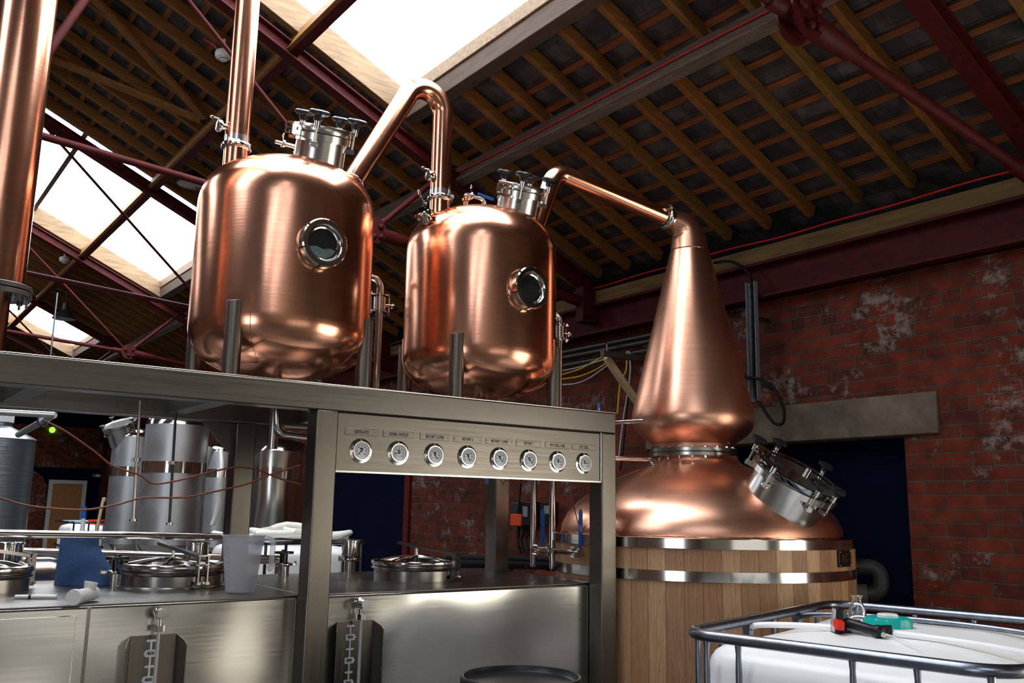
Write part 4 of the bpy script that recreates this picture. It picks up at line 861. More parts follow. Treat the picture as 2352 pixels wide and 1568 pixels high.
# welded stiffener bands on the front of the left tank
obj('front_seam', MB().box(PY(200, 1450, TF).x-.006, PY(200, 1450, TF).x+.006, TF-.0015, TF+.002, .02, TZ-.01), STEEL_D, tkl, label='vertical welded seam')
pa = PY(176, 1413, TF-.001); obj('front_panel', MB().box(-.85, pa.x, TF-.004, TF+.002, .05, pa.z), STEEL_TANK, tkl, bev=.002)
ci = V((1.75, TF+.55, TZ))
for tk, x0, x1 in ((tkl, -.8, XS_-.1), (tkr, XS_+.1, 3.2)):
    obj('rear_drum', MB().lathe([(0, 0), (.19, 0), (.19, x1-x0), (0, x1-x0)], (x0, TB-.24, TZ-.135), X_, 40), STEEL_TANK, tk, label='rounded top of the heating drum') if False else None
def hatch(tk, px, py, r, bar_a, label):
    c = PZ(px, py, TZ); H = .090
    h = obj('hatch', MB().lathe([(r*.93, -.01), (r*.93, H*.55), (r*.99, H*.62), (r*1.0, H*.7), (r*.96, H*.76), (r*.955, H*.82)], c, Z_, 64), STEEL_D, tk, label=label)
    obj('hatch_lid', MB().lathe([(r*.95, H*.8), (r*.985, H*.84), (r*1.0, H*.95), (r*.985, H*1.08), (r*.93, H*1.12), (r*.87, H*1.03), (r*.8, H*1.0), (r*.5, H*1.17), (r*.2, H*1.26), (0, H*1.28)], c, Z_, 64), POL, h)
    rb = MB()
    for q in range(4):
        dq = V((math.cos(q*pi/4+.3), math.sin(q*pi/4+.3), 0)); rb.tube([c+dq*r*x+Z_*H*(zz+.03) for x, zz in ((-.8, 1.0), (-.5, 1.17), (-.2, 1.26), (0, 1.28), (.2, 1.26), (.5, 1.17), (.8, 1.0))], .006, 8)
    obj('lid_ribs', rb, POL, h)
    d = V((math.cos(bar_a), math.sin(bar_a), 0)); n = d.cross(Z_)
    e = c+d*r*1.04; s = c-d*r*.7
    obj('clamp_arm', MB().bar(s+Z_*H*2.0+d*.05, e+Z_*H*1.45, .034, .014), STEEL_D, h)
    obj('clamp_bracket', MB().bar(e+n*.022+Z_*H*1.6, e+n*.022+Z_*H*.2, .006, .02, d).bar(e-n*.022+Z_*H*1.6, e-n*.022+Z_*H*.2, .006, .02, d).bar(e-n*.03+Z_*H*1.55, e+n*.03+Z_*H*1.55, .02, .006)
        .bar(e-n*.03+Z_*H*.25, e+n*.03+Z_*H*.25, .03, .012), STEEL_D, h)
    obj('clamp_screw', MB().cyl(c+Z_*H*1.2, c+Z_*H*1.75, .008, 12), POL, h)
    obj('clamp_pivot', MB().cyl(e+Z_*H*.2-n*.03, e+Z_*H*.2+n*.03, .009, 12).ball(e+Z_*H*.25+d*.02, .009, 8), POL, h)
    return h
hatch(tkl, 392, 1343, .238, rad(-76), 'round hatch with its clamp arm, left of the jug')
hatch(tkl, -46, 1356, .19, rad(20), 'round hatch cut off by the left edge of the picture')
hatch(tkr, 955, 1329, .232, rad(-64), 'round hatch on the right tank')
obj('weld_ring', MB().tube([PZ(392, 1343, TZ)+V((math.cos(a)*.224, math.sin(a)*.224, .002)) for a in [2*pi*k/60 for k in range(60)]], .004, 6, closed=True), POLR, tkl)
def ferrule(tk, px, py, r, h, cup, nm_):
    c = PZ(px, py, TZ); f = obj('filling_neck', MB().cyl(c-Z_*.01, c+Z_*h*.5, r*.62, 22).lathe([(r*.6, h*.42), (r*.95, h*.46), (r*.98, h*.5), (r*.95, h*.55), (r*.6, h*.58)], c, Z_, 26), POL, tk, label=nm_)
    if cup: obj('neck_cup', MB().lathe([(r*.6, h*.55), (r*.98, h*.62), (r, h*.7), (r, h*1.1), (r*1.12, h*1.12), (r*1.12, h*1.17), (r*.92, h*1.18), (r*.9, h*.8), (0, h*.75)], c, Z_, 30), POL, f)
    else: obj('neck_cap', MB().cyl(c+Z_*h*.5, c+Z_*h*.95, r*.42, 18).lathe([(0, h*.93), (r*1.0, h*.95), (r*1.02, h*1.02), (r*.98, h*1.05), (r*.3, h*1.06), (r*.25, h*1.12), (0, h*1.13)], c, Z_, 24), pbr('dark_steel', (.06, .06, .06), .25, 1), f)
    obj('neck_clamp', MB().bar(c+Z_*h*.5-X_*r*1.3, c+Z_*h*.5+X_*r*1.3, .014, .012).cyl(c+V((-r*1.3, 0, h*.45)), c+V((-r*1.3, 0, h*.62)), .007, 8).cyl(c+V((r*1.3, 0, h*.45)), c+V((r*1.3, 0, h*.62)), .007, 8), POL, f)
ferrule(tkl, 265, 1345, .05, .12, False, 'dark capped neck behind the blue paper roll')
ferrule(tkl, 447, 1330, .052, .15, True, 'open steel cup neck behind the left hatch')
ferrule(tkl, 15, 1335, .055, .15, True, 'open steel cup neck at the far left')
ferrule(tkr, 649, 1323, .05, .12, False, 'dark capped neck left of the main post')
ferrule(tkr, 803, 1316, .05, .15, True, 'open steel cup neck right of the main post')
# level gauges with guard channels and scales
def level_gauge(tk, pxc, pyt, pxs, numbers, ztop_px, label, side=1):
    c = PY(pxc, pyt, TF-.06)
    lg = obj('level_gauge', MB().tube([V((c.x, TF-.045, c.z-.06)), V((c.x, TF-.045, .2))], .007, 16), CLEARP, tk, label=label)
    vv = obj('gauge_valve', MB().cyl((c.x, TF+.005, c.z), (c.x, TF-.05, c.z), .014, 14).hexn(V((c.x, TF-.03, c.z)), (0, -1, 0), .024, .022).cyl((c.x, TF-.052, c.z), (c.x, TF-.085, c.z), .0205, 22)
                .cyl((c.x, TF-.045, c.z-.022), (c.x, TF-.045, c.z-.05), .011, 12).hexn(V((c.x, TF-.045, c.z-.066)), Z_, .020, .022), POL, lg)
    zt3 = PY(pxc, ztop_px, TF).z; w = .078; dp = .062
    x0, x1 = c.x-w-.01, c.x+w
    poly = MB()
    poly.box(x0, x1, TF-.004, TF, .1, zt3)
    for (xx, s) in ((x0, -1), (x1, 1)):
        poly.prism([(0, .1-zt3), (dp, .1-zt3), (dp, -.035), (dp-.02, -.018), (0, 0)], (xx-.0015, TF, zt3), V((s*.42, -.9, 0)).normalized(), Z_, X_*.003)
    obj('guard_channel', poly, STEEL_V, lg, bev=.0008)
    sx = PY(pxs, ztop_px+30, TF-.006).x; sc = MB()
    zz = [PY(pxs, q, TF-.006).z for q in numbers[0]]
    sc.box(sx-.0035, sx+.0035, TF-.0062, TF-.0052, zz[-1]-.1, zz[0])
    for q in zz[::2][0:]:
        pass
    for i_, z_ in enumerate(zz):
        if i_ % 2 == 0: sc.prism([(-.02, 0), (-.014, .004), (.014, .004), (.02, 0), (.014, -.004), (-.014, -.004)], (sx, TF-.0064, z_), X_, Z_, Y_*.001)
        else: sc.prism([(-.021, .0125), (.018, .0125), (.026, 0), (.018, -.0125), (-.021, -.0125)] if side > 0 else [(.021, .0125), (-.018, .0125), (-.026, 0), (-.018, -.0125), (.021, -.0125)], (sx, TF-.0064, z_), X_, Z_, Y_*.001)
    so = obj('litre_scale', sc, SCALEW, lg)
    obj('scale_backing', MB().box(sx-.03, sx+.045, TF-.0052, TF-.0045, .12, zz[0]+.02), CLEARP, lg, label='clear plastic strip behind the scale') if False else None
    text('scale_number', 'L', INK, so, (sx+.004*side, TF-.0068, zz[0]+.014), X_, Z_, .017, .0004, True)
    for j, s_ in enumerate(numbers[1]): text('scale_number', s_, INK, so, (sx, TF-.0068, zz[1+2*j]), X_, Z_, .0175, .0004, True)
level_gauge(tkl, 371, 1408, 347, ([1471, 1500, 1530, 1560, 1590], ['450', '400']), 1456, 'upright glass level tube with the 450 litre scale', -1)
level_gauge(tkr, 835, 1386, 805, ([1437, 1463, 1490, 1516, 1543, 1567, 1593], ['900', '800', '700']), 1424, 'upright glass level tube with the 900 litre scale', 1)
# plumbing on the right end of the right tank
def stand_pipe(px, py, rr_, lb):
    c = PZ(px, py, TZ); t = thing('stand_pipe', lb, 'pipe', tuple(c))
    obj('pipe', MB().cyl(c, V((c.x, c.y, GT+.0)), rr_, 20), POL, t)
    obj('foot_clamp', MB().cyl(c+Z_*.002, c+Z_*.014, rr_*1.9, 20).bar(c+Z_*.01-X_*rr_*2.6, c+Z_*.01+X_*rr_*2.6, .014, .012), pbr('dark_steel', (.06, .06, .06), .25, 1), t)
    return c
s1 = stand_pipe(1224, 1306, .0195, 'left one of two upright steel pipes standing on the right tank')
s2_ = stand_pipe(1268, 1311, .0195, 'right one of two upright steel pipes standing on the right tank')
def ball_valve(a, b, label, lever=None):
    t = thing('ball_valve', label, 'valve', tuple((a+b)/2)); d = (b-a).normalized(); m = (a+b)/2
    obj('pipe', MB().cyl(a, b, .015, 14), POL, t)
    obj('valve_body', MB().lathe([(0, -.04), (.03, -.04), (.03, -.03), (.022, -.028), (.027, 0), (.022, .028), (.03, .03), (.03, .04), (0, .04)], m, d, 22), POLR, t)
    k = MB()
    for s in (-1, 1):
        for w in (-1, 1): k.cyl(m+d*.045*s+Z_*.024*w-Y_*.02, m+d*.045*s+Z_*.024*w+Y_*.02, .006, 8)
    obj('valve_bolts', k, POL, t)
    if lever:
        lo = obj('lever', MB().prism([(-.011, 0), (.011, 0), (.0125, .17), (.008, .185), (0, .19), (-.008, .185), (-.0125, .17)], m+Z_*.04-Y_*.01, X_, Z_, Y_*.006).cyl(m, m+Z_*.05, .008, 10), BLUE_H, t, label='upright blue lever')
        if lever > 1: text('lettering', 'GSP', SCALEW, lo, m+Z_*.125-Y_*.0105, Z_, -X_, .022, .0003)
    return t
ball_valve(PY(1268, 1265, 3.84), PY(1392, 1272, 3.84), 'ball valve with blue lever lettered GSP between post and wooden tub', 2)
ball_valve(PY(1222, 1262, 4.2), PY(1266, 1264, 4.2), 'ball valve with plain blue lever between the two upright pipes', 1)
# lever above the gantry and lever under the panel
p = PY(1376, 950, 4.0)
lv = thing('valve_lever', 'blue valve lever lettered GSP sticking up behind the right end of the gantry beam', 'valve lever', (p.x, 4.0, GT-.1))
lo = obj('lever_blade', MB().prism([(-.008, -.09), (.008, -.09), (.009, .055), (.006, .064), (-.006, .064), (-.009, .055)], (p.x, 4.0, p.z), X_, Z_, Y_*.005), BLUE_H, lv)
text('lettering', 'GSP', SCALEW, lo, (p.x, 3.999, p.z+.02), Z_, -X_, .018, .0003)
obj('lever_spindle', MB().cyl((p.x, 4.0, p.z-.14), (p.x, 4.01, p.z-.08), .01, 10), POL, lv)
p = PY(1119, 1090, 4.3)
lv = thing('valve_lever', 'plain blue valve lever hanging below the instrument panel in front of the rear post', 'valve lever', (p.x, 4.3, p.z-.06))
obj('lever_blade', MB().prism([(-.0125, .1), (.0125, .1), (.0125, -.04), (.008, -.05), (-.008, -.05), (-.0125, -.04)], (p.x, 4.3, p.z), X_, Z_, Y_*.006), BLUE_H, lv)
obj('lever_spindle', MB().cyl((p.x, 4.3, p.z+.08), (p.x, 4.3, GB+.05), .008, 10), POL, lv)
# two thin pipes from the gantry end to the still
for (ya, yb, lb) in ((971, 966, 'upper thin steel pipe from the gantry end to the still head'), (1055, 1050, 'lower thin steel pipe from the gantry end to the still shoulder')):
    A_ = PY(1400, ya, 3.95); B2 = PH(1478, yb, 5.2) if ya < 1000 else q2
    obj('thin_pipe', MB().cyl(A_, B2, .0125, 14), POL, loc=tuple(A_), label=lb, cat='pipe')

# ================================================================== THINGS ON THE LEFT TANK
# blue paper roll, outer sheets slipped down into a skirt
c = PZ(180, 1341, TZ); top = PY(171, 1229, c.y).z
H_ = top-TZ; n = 56; vs = []; rows = 24
r0 = .079
for i in range(rows+1):
    t = i/rows
    for k in range(n):
        a = 2*pi*k/n; s_ = max(0, math.cos(a-rad(-30)))
        ex = .115*s_**1.5*max(0, (1-t*1.25))**1.15
        vs.append(V((c.x-.012, c.y, TZ+.001))+V((math.cos(a)*(r0*(1+.10*(1-t))+ex), math.sin(a)*(r0*(1+.10*(1-t))+ex*.7), H_*t)))
fs = [(i*n+k, i*n+(k+1) % n, (i+1)*n+(k+1) % n, (i+1)*n+k) for i in range(rows) for k in range(n)]
pr = thing('paper_roll', 'blue paper towel roll on the left tank, outer sheets slipped down to a skirt', 'paper roll', (c.x, c.y, TZ))
mbp = MB(); mbp.add(vs, fs); obj('paper', mbp, BLUEPAPER, pr, ang=60)
obj('roll_top', MB().lathe([(r0, H_), (r0*.98, H_-.003), (.026, H_-.003), (.022, H_-.02), (0, H_-.022)], (c.x-.012, c.y, TZ), Z_, 40), BLUEPAPER, pr)
obj('core', MB().lathe([(.024, H_-.01), (.024, H_+.001), (.021, H_+.001), (.021, H_-.02)], (c.x-.012, c.y, TZ), Z_, 24), pbr('card', (.25, .18, .1), .8), pr)
# white T-shaped plastic pipe piece
a = PZ(168, 1372, TZ+.028); b = PZ(214, 1361, TZ+.028)
wp = thing('plastic_pipe_plug', 'white translucent plastic pipe tee lying on the left tank in front of the blue roll', 'pipe piece', tuple(a-Z_*.028))
obj('tube_body', MB().lathe([(0, 0), (.027, 0), (.028, .003), (.028, .02), (.024, .022), (.024, (b-a).length-.012), (.026, (b-a).length-.01), (.026, (b-a).length), (0, (b-a).length)], a, b-a, 32), pbr('milky_plastic', (.62, .63, .6), .35, sss=.2), wp)
obj('branch', MB().lathe([(.018, 0), (.024, .03), (.024, .034), (0, .034)], b-(b-a)*.25+Z_*.01, (0.2, 0, 1), 24), pbr('milky_plastic', (.62, .63, .6), .35), wp)
a = PZ(35, 1370, TZ+.008); b = PZ(131, 1370, TZ+.008)
mk = thing('marker_pen', 'slim white marker pen with dark band lying on the left tank', 'pen', tuple(a-Z_*.008))
obj('barrel', MB().cyl(a, b, .0075, 16), WHITE, mk)
obj('band', MB().cyl(a+(b-a)*.32, a+(b-a)*.38, .0082, 16), pbr('navy_band', (.01, .01, .06), .4), mk)
# measuring jug
c = PZ(551, 1360, TZ); zt4 = PY(557, 1230, c.y).z; hj = zt4-TZ
mj = thing('measuring_jug', 'tall translucent plastic measuring jug with handle on the left tank beside the post', 'jug', tuple(c))
JUG = pbr('translucent_plastic', (.6, .6, .64), .3, trans=.3, ior=1.2, alpha=.45)
obj('beaker', MB().lathe([(0, .003), (.058, .003), (.061, .008), (.086, hj-.004), (.092, hj), (.092, hj+.003), (.083, hj), (.0595, .010), (0, .008)], c, Z_, 48), JUG, mj)
hd2 = (V((1, 0, 0))*.9+Y_*-.1).normalized()
obj('handle', MB().tube(fillet([c+hd2*.083+Z_*(hj-.012), c+hd2*.128+Z_*(hj-.012), c+hd2*.124+Z_*hj*.42, c+hd2*.112+Z_*hj*.40], [.022, .008]), [.012]*21, 12), JUG, mj)
gr = MB()
for k in range(9):
    a = rad(205); r_ = .061+.025*(.12+.085*k)+.0008; gr.obox(c+V((math.cos(a)*r_, math.sin(a)*r_, hj*(.12+.085*k))), V((-math.sin(a), math.cos(a), 0))*.006, Z_*.001, V((math.cos(a), math.sin(a), 0))*.0004)
obj('graduation_marks', gr, pbr('blue_print', (.12, .12, .5), .5), mj)
# black round drum at the bottom edge
c = PY(1197, 1560, 2.9); zt5 = PY(1197, 1530, 2.9).z
bd = thing('black_drum', 'black plastic drum rim poking up at the bottom edge in front of the right tank', 'drum', (c.x, 2.9, 0))
rr5 = .228; base_z = PY(1197, 1550, 2.9).z
obj('drum_shell', MB().lathe([(rr5*.94, 0), (rr5*.94, base_z-.06), (rr5, base_z-.05), (rr5*1.01, base_z-.03), (rr5*1.01, base_z-.008), (rr5*.985, base_z), (rr5*.955, base_z-.002), (rr5*.935, base_z-.018), (rr5*.90, base_z-.026), (rr5*.86, base_z-.02), (rr5*.8, base_z-.024), (0, base_z-.024)], (c.x, 2.9, 0), Z_, 64), BLK, bd)

# ================================================================== IBC IN THE FOREGROUND
IZ = 1.165
def I(px, py, z=IZ): return PZ(px, py, z)
c00 = I(1571, 1453); c10 = I(2322, 1550); c11 = I(2700, 1432); c01 = I(1909, 1386)
c10 = I(2345, 1552)
ib = thing('ibc_container', 'large white plastic IBC container in a galvanised cage at the bottom right corner', 'IBC container', ((c00.x+c11.x)/2, (c00.y+c11.y)/2, 0))
# rectangle fitted to the visible rails
fd = (c10-c00).normalized(); sd = V((-fd.y, fd.x, 0));  
if sd.x < 0: sd = -sd
wI = (c10-c00).length; dI = 1.25
r00 = c00; r10 = c00+fd*wI
c01 = r00+(I(1909, 1386)-r00).normalized()*1.55; c11 = r10+(I(2352, 1478)-I(2281, 1509)).normalized()*1.55
rail = fillet([ (r00+r10)/2, r10, c11, c01, r00, (r00+r10)/2], [.14, .12, .12, .12], 8)[:-1]
obj('top_rail', MB().tube(rail, .0205, 18, closed=True), GALV, ib)
def edge_pt(a, b, t): return a+(b-a)*t
low = MB()
def cage_bar(p, outd, short=False, nm_='cage_bar'):
    p = V(p); q_ = [p-Z_*.012, p-Z_*.05+outd*-.004, p-Z_*.10+outd*-.012, p-Z_*.2+outd*-.004, V((p.x, p.y, .15))]
    obj(nm_, MB().tube(q_, [.0125, .0095, .0115, .0115, .0115], 12), GALV, ib)
ctr = (r00+r10+c11+c01)/4
for t in (.10, .20, .345, .52, .665, .88, .965):
    if t in (.345, .52): continue
    cage_bar(edge_pt(r00, r10, {.10: .085, .20: .20, .665: .565, .88: .745, .965: .93}[t]), Z_*0)
cage_bar(edge_pt(r00, r10, .40), Z_*0) if False else None
for t in (.07, .2, .36, .53, .70, .86): cage_bar(edge_pt(r00, c01, t), Z_*0)
for t in (.12, .34, .56, .78): cage_bar(edge_pt(c01, c11, t), Z_*0)
for t in (.08, .25, .42, .6, .8): cage_bar(edge_pt(r10, c11, t), Z_*0)
for z in (.75, .4, .16):
    lr = fillet([(r00+r10)/2, r10, c11, c01, r00, (r00+r10)/2], [.1]*4, 6)[:-1]
    obj('cage_rail', MB().tube([V((p.x, p.y, z)) for p in lr], .011, 10, closed=True), GALV, ib)
# bottle: rounded block with crowned top
def bottle(par, a, b, c, d, z0, z1, crown, inset, name='bottle', mat=IBC_W, rc=.13, nx=26, ny=26):
    """rounded box whose plan follows the quad a,b,c,d"""
    mid = (a+b+c+d)/4; Q = [p+(mid-p).normalized()*inset for p in (a, b, c, d)]
    out = fillet([(Q[0]+Q[1])/2, Q[1], Q[2], Q[3], Q[0], (Q[0]+Q[1])/2], [rc]*4, 7)[:-1]
    def sub(pts, m):
        r = []
        for i in range(len(pts)):
            p, q = pts[i], pts[(i+1) % len(pts)]; L_ = (q-p).length; k = max(1, int(L_/m))
            for j in range(k): r.append(p+(q-p)*j/k)
        return r
    out = sub(out, .06); n = len(out); lev = []
    for (ins, z) in ((0, z0), (0, z1-.10), (.004, z1-.07), (.014, z1-.042), (.032, z1-.02), (.06, z1-.006), (.10, z1+.002)):
        lev.append([V((p.x, p.y, z))+(V((mid.x, mid.y, 0))-V((p.x, p.y, 0))).normalized()*ins for p in out])
    last = lev[-1]
    for s in (.8, .6, .4, .2, .05):
        lev.append([V((mid.x+(p.x-mid.x)*s, mid.y+(p.y-mid.y)*s, z1+.002+crown*(1-s**2))) for p in last])
    vs = [v for l in lev for v in l]; fs = [(i*n+k, i*n+(k+1) % n, (i+1)*n+(k+1) % n, (i+1)*n+k) for i in range(len(lev)-1) for k in range(n)]
    fs.append(tuple((len(lev)-1)*n+k for k in range(n))); fs.append(tuple(reversed(range(n))))
    mb = MB(); mb.add(vs, fs); return obj(name, mb, mat, par, ang=60), mid
ibb, imid = bottle(ib, r00, r10, c11, c01, .14, IZ-.045, .045, .05)
# moulded ridges on the top
def topz(p): return IZ-.045+.03
# crossing cage straps
A1 = edge_pt(r00, c01, .36); A2 = edge_pt(r10, c11, .36); B1_ = edge_pt(r00, c01, .70); B2_ = edge_pt(r10, c11, .70)
for (u_, v_, lb, m_) in ((A1, A2, 'flat strap crossing the front half of the container top', IBC_W), (B1_, B2_, 'galvanised bar crossing the rear half of the container top', GALV)):
    P_ = [u_-Z_*.03, u_+(v_-u_)*.06-Z_*.012, u_+(v_-u_)*.25+Z_*.004, u_+(v_-u_)*.5+Z_*.01, u_+(v_-u_)*.75+Z_*.004, u_+(v_-u_)*.94-Z_*.012, v_-Z_*.03]
    obj('top_bar', MB().tube(smooth(P_, 6), .012, 12), m_, ib, label=lb)
    for w_ in (u_, v_): obj('bar_bracket', MB().obox(w_-Z_*.028, fd*.014, sd*.016, Z_*.03).cyl(w_-Z_*.03-fd*.022, w_-Z_*.03+fd*.022, .009, 10), GALV, ib)
# screw cap
cp = PZ(2040, 1440, IZ-.0); cp = V((cp.x, cp.y, IZ-.012))
capr = .088
n = 96; vs = []; prof = [(1.05, 0), (1.06, .006), (1.0, .008), (1.0, .040), (.97, .048), (.9, .051), (.55, .052), (.5, .048), (0, .048)]
for (q_, h) in prof:
    for k in range(n):
        a = 2*pi*k/n; rib = .035 if (k % 8 in (0, 1) and .007 < h < .042) else 0
        vs.append(cp+V((math.cos(a), math.sin(a), 0))*capr*(q_+rib)+Z_*h)
fs = [(i*n+k, i*n+(k+1) % n, (i+1)*n+(k+1) % n, (i+1)*n+k) for i in range(len(prof)-1) for k in range(n)]
mb = MB(); mb.add(vs, fs); co = obj('screw_cap', mb, TEAL, ib, label='teal ribbed screw cap')
obj('cap_plug', MB().lathe([(.45*capr, .046), (.45*capr, .060), (.40*capr, .064), (0, .065)], cp, Z_, 36), WHITE, co, label='white plug in the cap centre')
obj('cap_collar', MB().lathe([(capr*1.25, -.03), (capr*1.2, .002), (capr*.9, .004)], cp, Z_, 48), IBC_W, ib)
# conical flask
fb0 = PZ(1970, 1424, IZ-.005); 
fk = thing('glass_flask', 'small clear conical glass flask standing on the IBC container beside the teal cap', 'flask', tuple(fb0))
hf = PY(1961, 1368, fb0.y).z-fb0.z
obj('glass_body', MB().lathe([(0, 0), (0.0342, 0), (0.0384, .003), (0.0390, .008), (0.0342, hf*.45), (0.0226, hf*.72), (0.0201, hf*.85), (0.0207, hf*.93), (0.0250, hf*.99), (0.0262, hf), (0.0244, hf), (0.0189, hf*.93), (0.0183, hf*.85), (0.0207, hf*.72), (0.0323, hf*.45), (0.0372, .008), (0, .003)], fb0, Z_, 40), GLASS, fk)
obj('glass_rim', MB().tube([fb0+V((math.cos(a)*.0256, math.sin(a)*.0256, hf)) for a in [2*pi*k/32 for k in range(32)]], .0012, 8, closed=True), pbr('yellowish_glass', (.55, .5, .15), .1, trans=.5), fk)
# battery torch lying on the container
zt6 = IZ+.0
a = PZ(1916, 1430, zt6+.03); b = PZ(2030, 1450, zt6+.012); d = (b-a).normalized(); up = Z_; sdv = d.cross(up).normalized()
to = thing('inspection_torch', 'black battery work torch with red trigger lying on the IBC container', 'torch', tuple(V((a.x, a.y, zt6))))
hc = PY(1925, 1422, a.y); 
sz = .052
hn = (-CR*.99+CU*.12+CF*.06).normalized(); hu = Z_; hs = hn.cross(hu).normalized(); hu = hs.cross(hn)
hm = MB()
def rrect(c, u, v, hu_, hv, r, n=5):
    P_ = []
    for (sx, sy, a0) in ((1, 1, 0), (-1, 1, 90), (-1, -1, 180), (1, -1, 270)):
        for k in range(n+1):
            aa = rad(a0+90*k/n); P_.append(c+u*(sx*(hu_-r)+r*math.cos(aa))+v*(sy*(hv-r)+r*math.sin(aa)))
    return P_
hcn = PZ(1922, 1424, zt6+.04)
secs = [(.012, .030, .045), (.010, .034, .050), (-.006, .035, .051), (-.020, .030, .044), (-.032, .020, .032), (-.036, .012, .022)]
vs = []; 
for (o_, w_, h_) in secs: vs += rrect(hcn+hn*o_, hs, hu, w_, h_, .012)
m_ = len(vs)//len(secs)
fs = [(i*m_+k, i*m_+(k+1) % m_, (i+1)*m_+(k+1) % m_, (i+1)*m_+k) for i in range(len(secs)-1) for k in range(m_)]+[tuple(range(m_)), tuple((len(secs)-1)*m_+k for k in range(m_))]
mb = MB(); mb.add(vs, fs); obj('lamp_head', mb, BLK, to, bev=.001)
mb = MB(); r1_ = rrect(hcn+hn*.0125, hs, hu, .026, .042, .009); r2_ = rrect(hcn+hn*.0145, hs, hu, .024, .040, .009); mb.add(r1_+r2_, [tuple(range(len(r1_), 2*len(r1_)))]+[(k, (k+1) % len(r1_), (k+1) % len(r1_)+len(r1_), k+len(r1_)) for k in range(len(r1_))])
obj('lamp_lens', mb, pbr('lamp_lens', (.5, .5, .48), .2, .3), to)
ha = hcn-hn*.02; hb = PZ(2022, 1452, zt6+.014)
dh = (hb-ha).normalized()
obj('handle', MB().tube([ha, ha+(hb-ha)*.2, ha+(hb-ha)*.5, ha+(hb-ha)*.8, ha+(hb-ha)*.9, hb, hb+dh*.012], [.016, .0185, .0175, .018, .024, .026, .017], 20), BLK, to)
_hd = (hcn-EYE).length; _rr = ray(1927, 1434); rg = EYE+_rr*((_hd-.045)/_rr.length)
obj('trigger', MB().obox(rg, hn*.015, CF*.02, hu*.0155), REDP, to, bev=.003, label='red trigger button')
obj('pivot_cap', MB().cyl(hb-CF*.02, hb-CF*.028, .009, 18).ball(hb-CF*.028, .006, 8), POL, to)
obj('tail_plate', MB().obox(hb+CR*.028+Z_*.006+CF*.01, CR*.020, CF*.004, Z_*.017), BLK, to, bev=.003)
obj('lower_foot', MB().obox(hcn-hn*.03-hu*.038, hn*.022, hs*.016, hu*.006), BLK, to, bev=.002)
obj('white_cord_stub', MB().tube([hb+CR*.012-CF*.022, hb+CR*.03-CF*.03-Z_*.004, PZ(2110, 1486, zt6-.0)], [.004, .0022, .0016], 8), WHITE, to, label='thin white cord')

# ================================================================== BACKGROUND VESSELS
def vessel(name, l, r, yy, Yc, ytop, ybot, label, mat, group=None, band=None, cone=False, legs=True, hat=True):
    al, ar = math.atan2(ray(l, yy).x, ray(l, yy).y), math.atan2(ray(r, yy).x, ray(r, yy).y); cm, hw = (al+ar)/2, (ar-al)/2
    D = Yc/math.cos(cm); R_ = D*math.sin(hw); c = V((D*math.sin(cm), D*math.cos(cm), 0)); px = (l+r)/2
    zt_ = PH(px, ytop, D).z; zb_ = PH(px, ybot, D).z
    t = thing(name, label, 'vessel', tuple(c), group)
    if cone: prof = [(R_, 0.05), (R_, zt_-.12*R_), (R_*1.02, zt_-.10*R_), (R_*.98, zt_-.05*R_), (R_*.35, zt_+.26*R_), (R_*.33, zt_+.28*R_), (R_*.33, zt_+.42*R_), (0, zt_+.44*R_)]
    else: prof = [(0, zb_-R_*.42), (R_*.4, zb_-R_*.36), (R_*.75, zb_-R_*.2), (R_*.95, zb_-R_*.02), (R_, zb_+R_*.15), (R_, zt_-R_*.4), (R_*.97, zt_-R_*.25), (R_*.86, zt_-R_*.11), (R_*.6, zt_-R_*.02), (R_*.3, zt_+R_*.04), (0, zt_+R_*.06)]
    if cone: obj('vessel_shell', MB().lathe(prof, c, Z_, 64), mat, t)
    else:
        obj('vessel_shell', MB().lathe(prof[4:6], c, Z_, 64), mat, t)
        obj('polished_dome', MB().lathe(prof[5:], c, Z_, 64), POL, t, label='polished domed top'); obj('dished_bottom', MB().lathe(prof[:5], c, Z_, 64), POL, t)
    if band:
        for b_ in band:
            z_ = PH(px, b_, D-R_).z; bw = .05; obj('polished_band', MB().lathe([(R_+.001, z_-bw), (R_+.004, z_-bw), (R_+.004, z_+bw), (R_+.001, z_+bw)], c, Z_, 64), POL, t)
    if legs and not cone:
        for a in (45, 135, 225, 315): 
            p = c+V((math.cos(rad(a)), math.sin(rad(a)), 0))*R_*.8; obj('leg', MB().cyl(V((p.x, p.y, 0)), V((p.x, p.y, zb_+.1*R_)), .04, 14), POLR, t)
    return t, c, R_, zt_, zb_
MATTE = pbr('bead_blasted_steel', (.60, .62, .63), .42, 1, rvar=.06, nscale=6)
t, c, R_, zt_, zb_ = vessel('fermenter_tank', 247, 352, 1130, 10.4, 985, 1255, 'tall steel fermenting vessel with an open lid, left one of the tall pair', MATTE, None, [1082])
mh = PH(285, 975, c.length-.2*R_)
manway(t, mh-Z_*.10, V((-.4, -.2, .9)), .16, .08, (100, 200, 300, 20), X_, 1.0, None)
t, c, R_, zt_, zb_ = vessel('fermenter_tank', 321, 470, 1130, 8.6, 950, 1260, 'broad tall steel fermenting vessel in the middle behind the guard rail', MATTE, None, [1072])
t, c, R_, zt_, zb_ = vessel('fermenter_tank', 462, 548, 1130, 11.2, 1022, 1262, 'lower steel vessel half hidden behind the rear gantry post', MATTE, None, [1086])
t, c, R_, zt_, zb_ = vessel('fermenter_tank', 560, 705, 1130, 8.6, 1010, 1240, 'steel vessel seen between the rear gantry post and the main front post', STEEL_TANK, None, [1085])
t, c, R_, zt_, zb_ = vessel('storage_silo', -110, 72, 1120, 10.5, 1000, 1300, 'dull ribbed grey silo at the left edge under the gantry', pbr('silo_grey', (.22, .25, .27), .35, .85, bump=.5, nscale=3, stretch=(0, 0, 12)), None, None, cone=True)
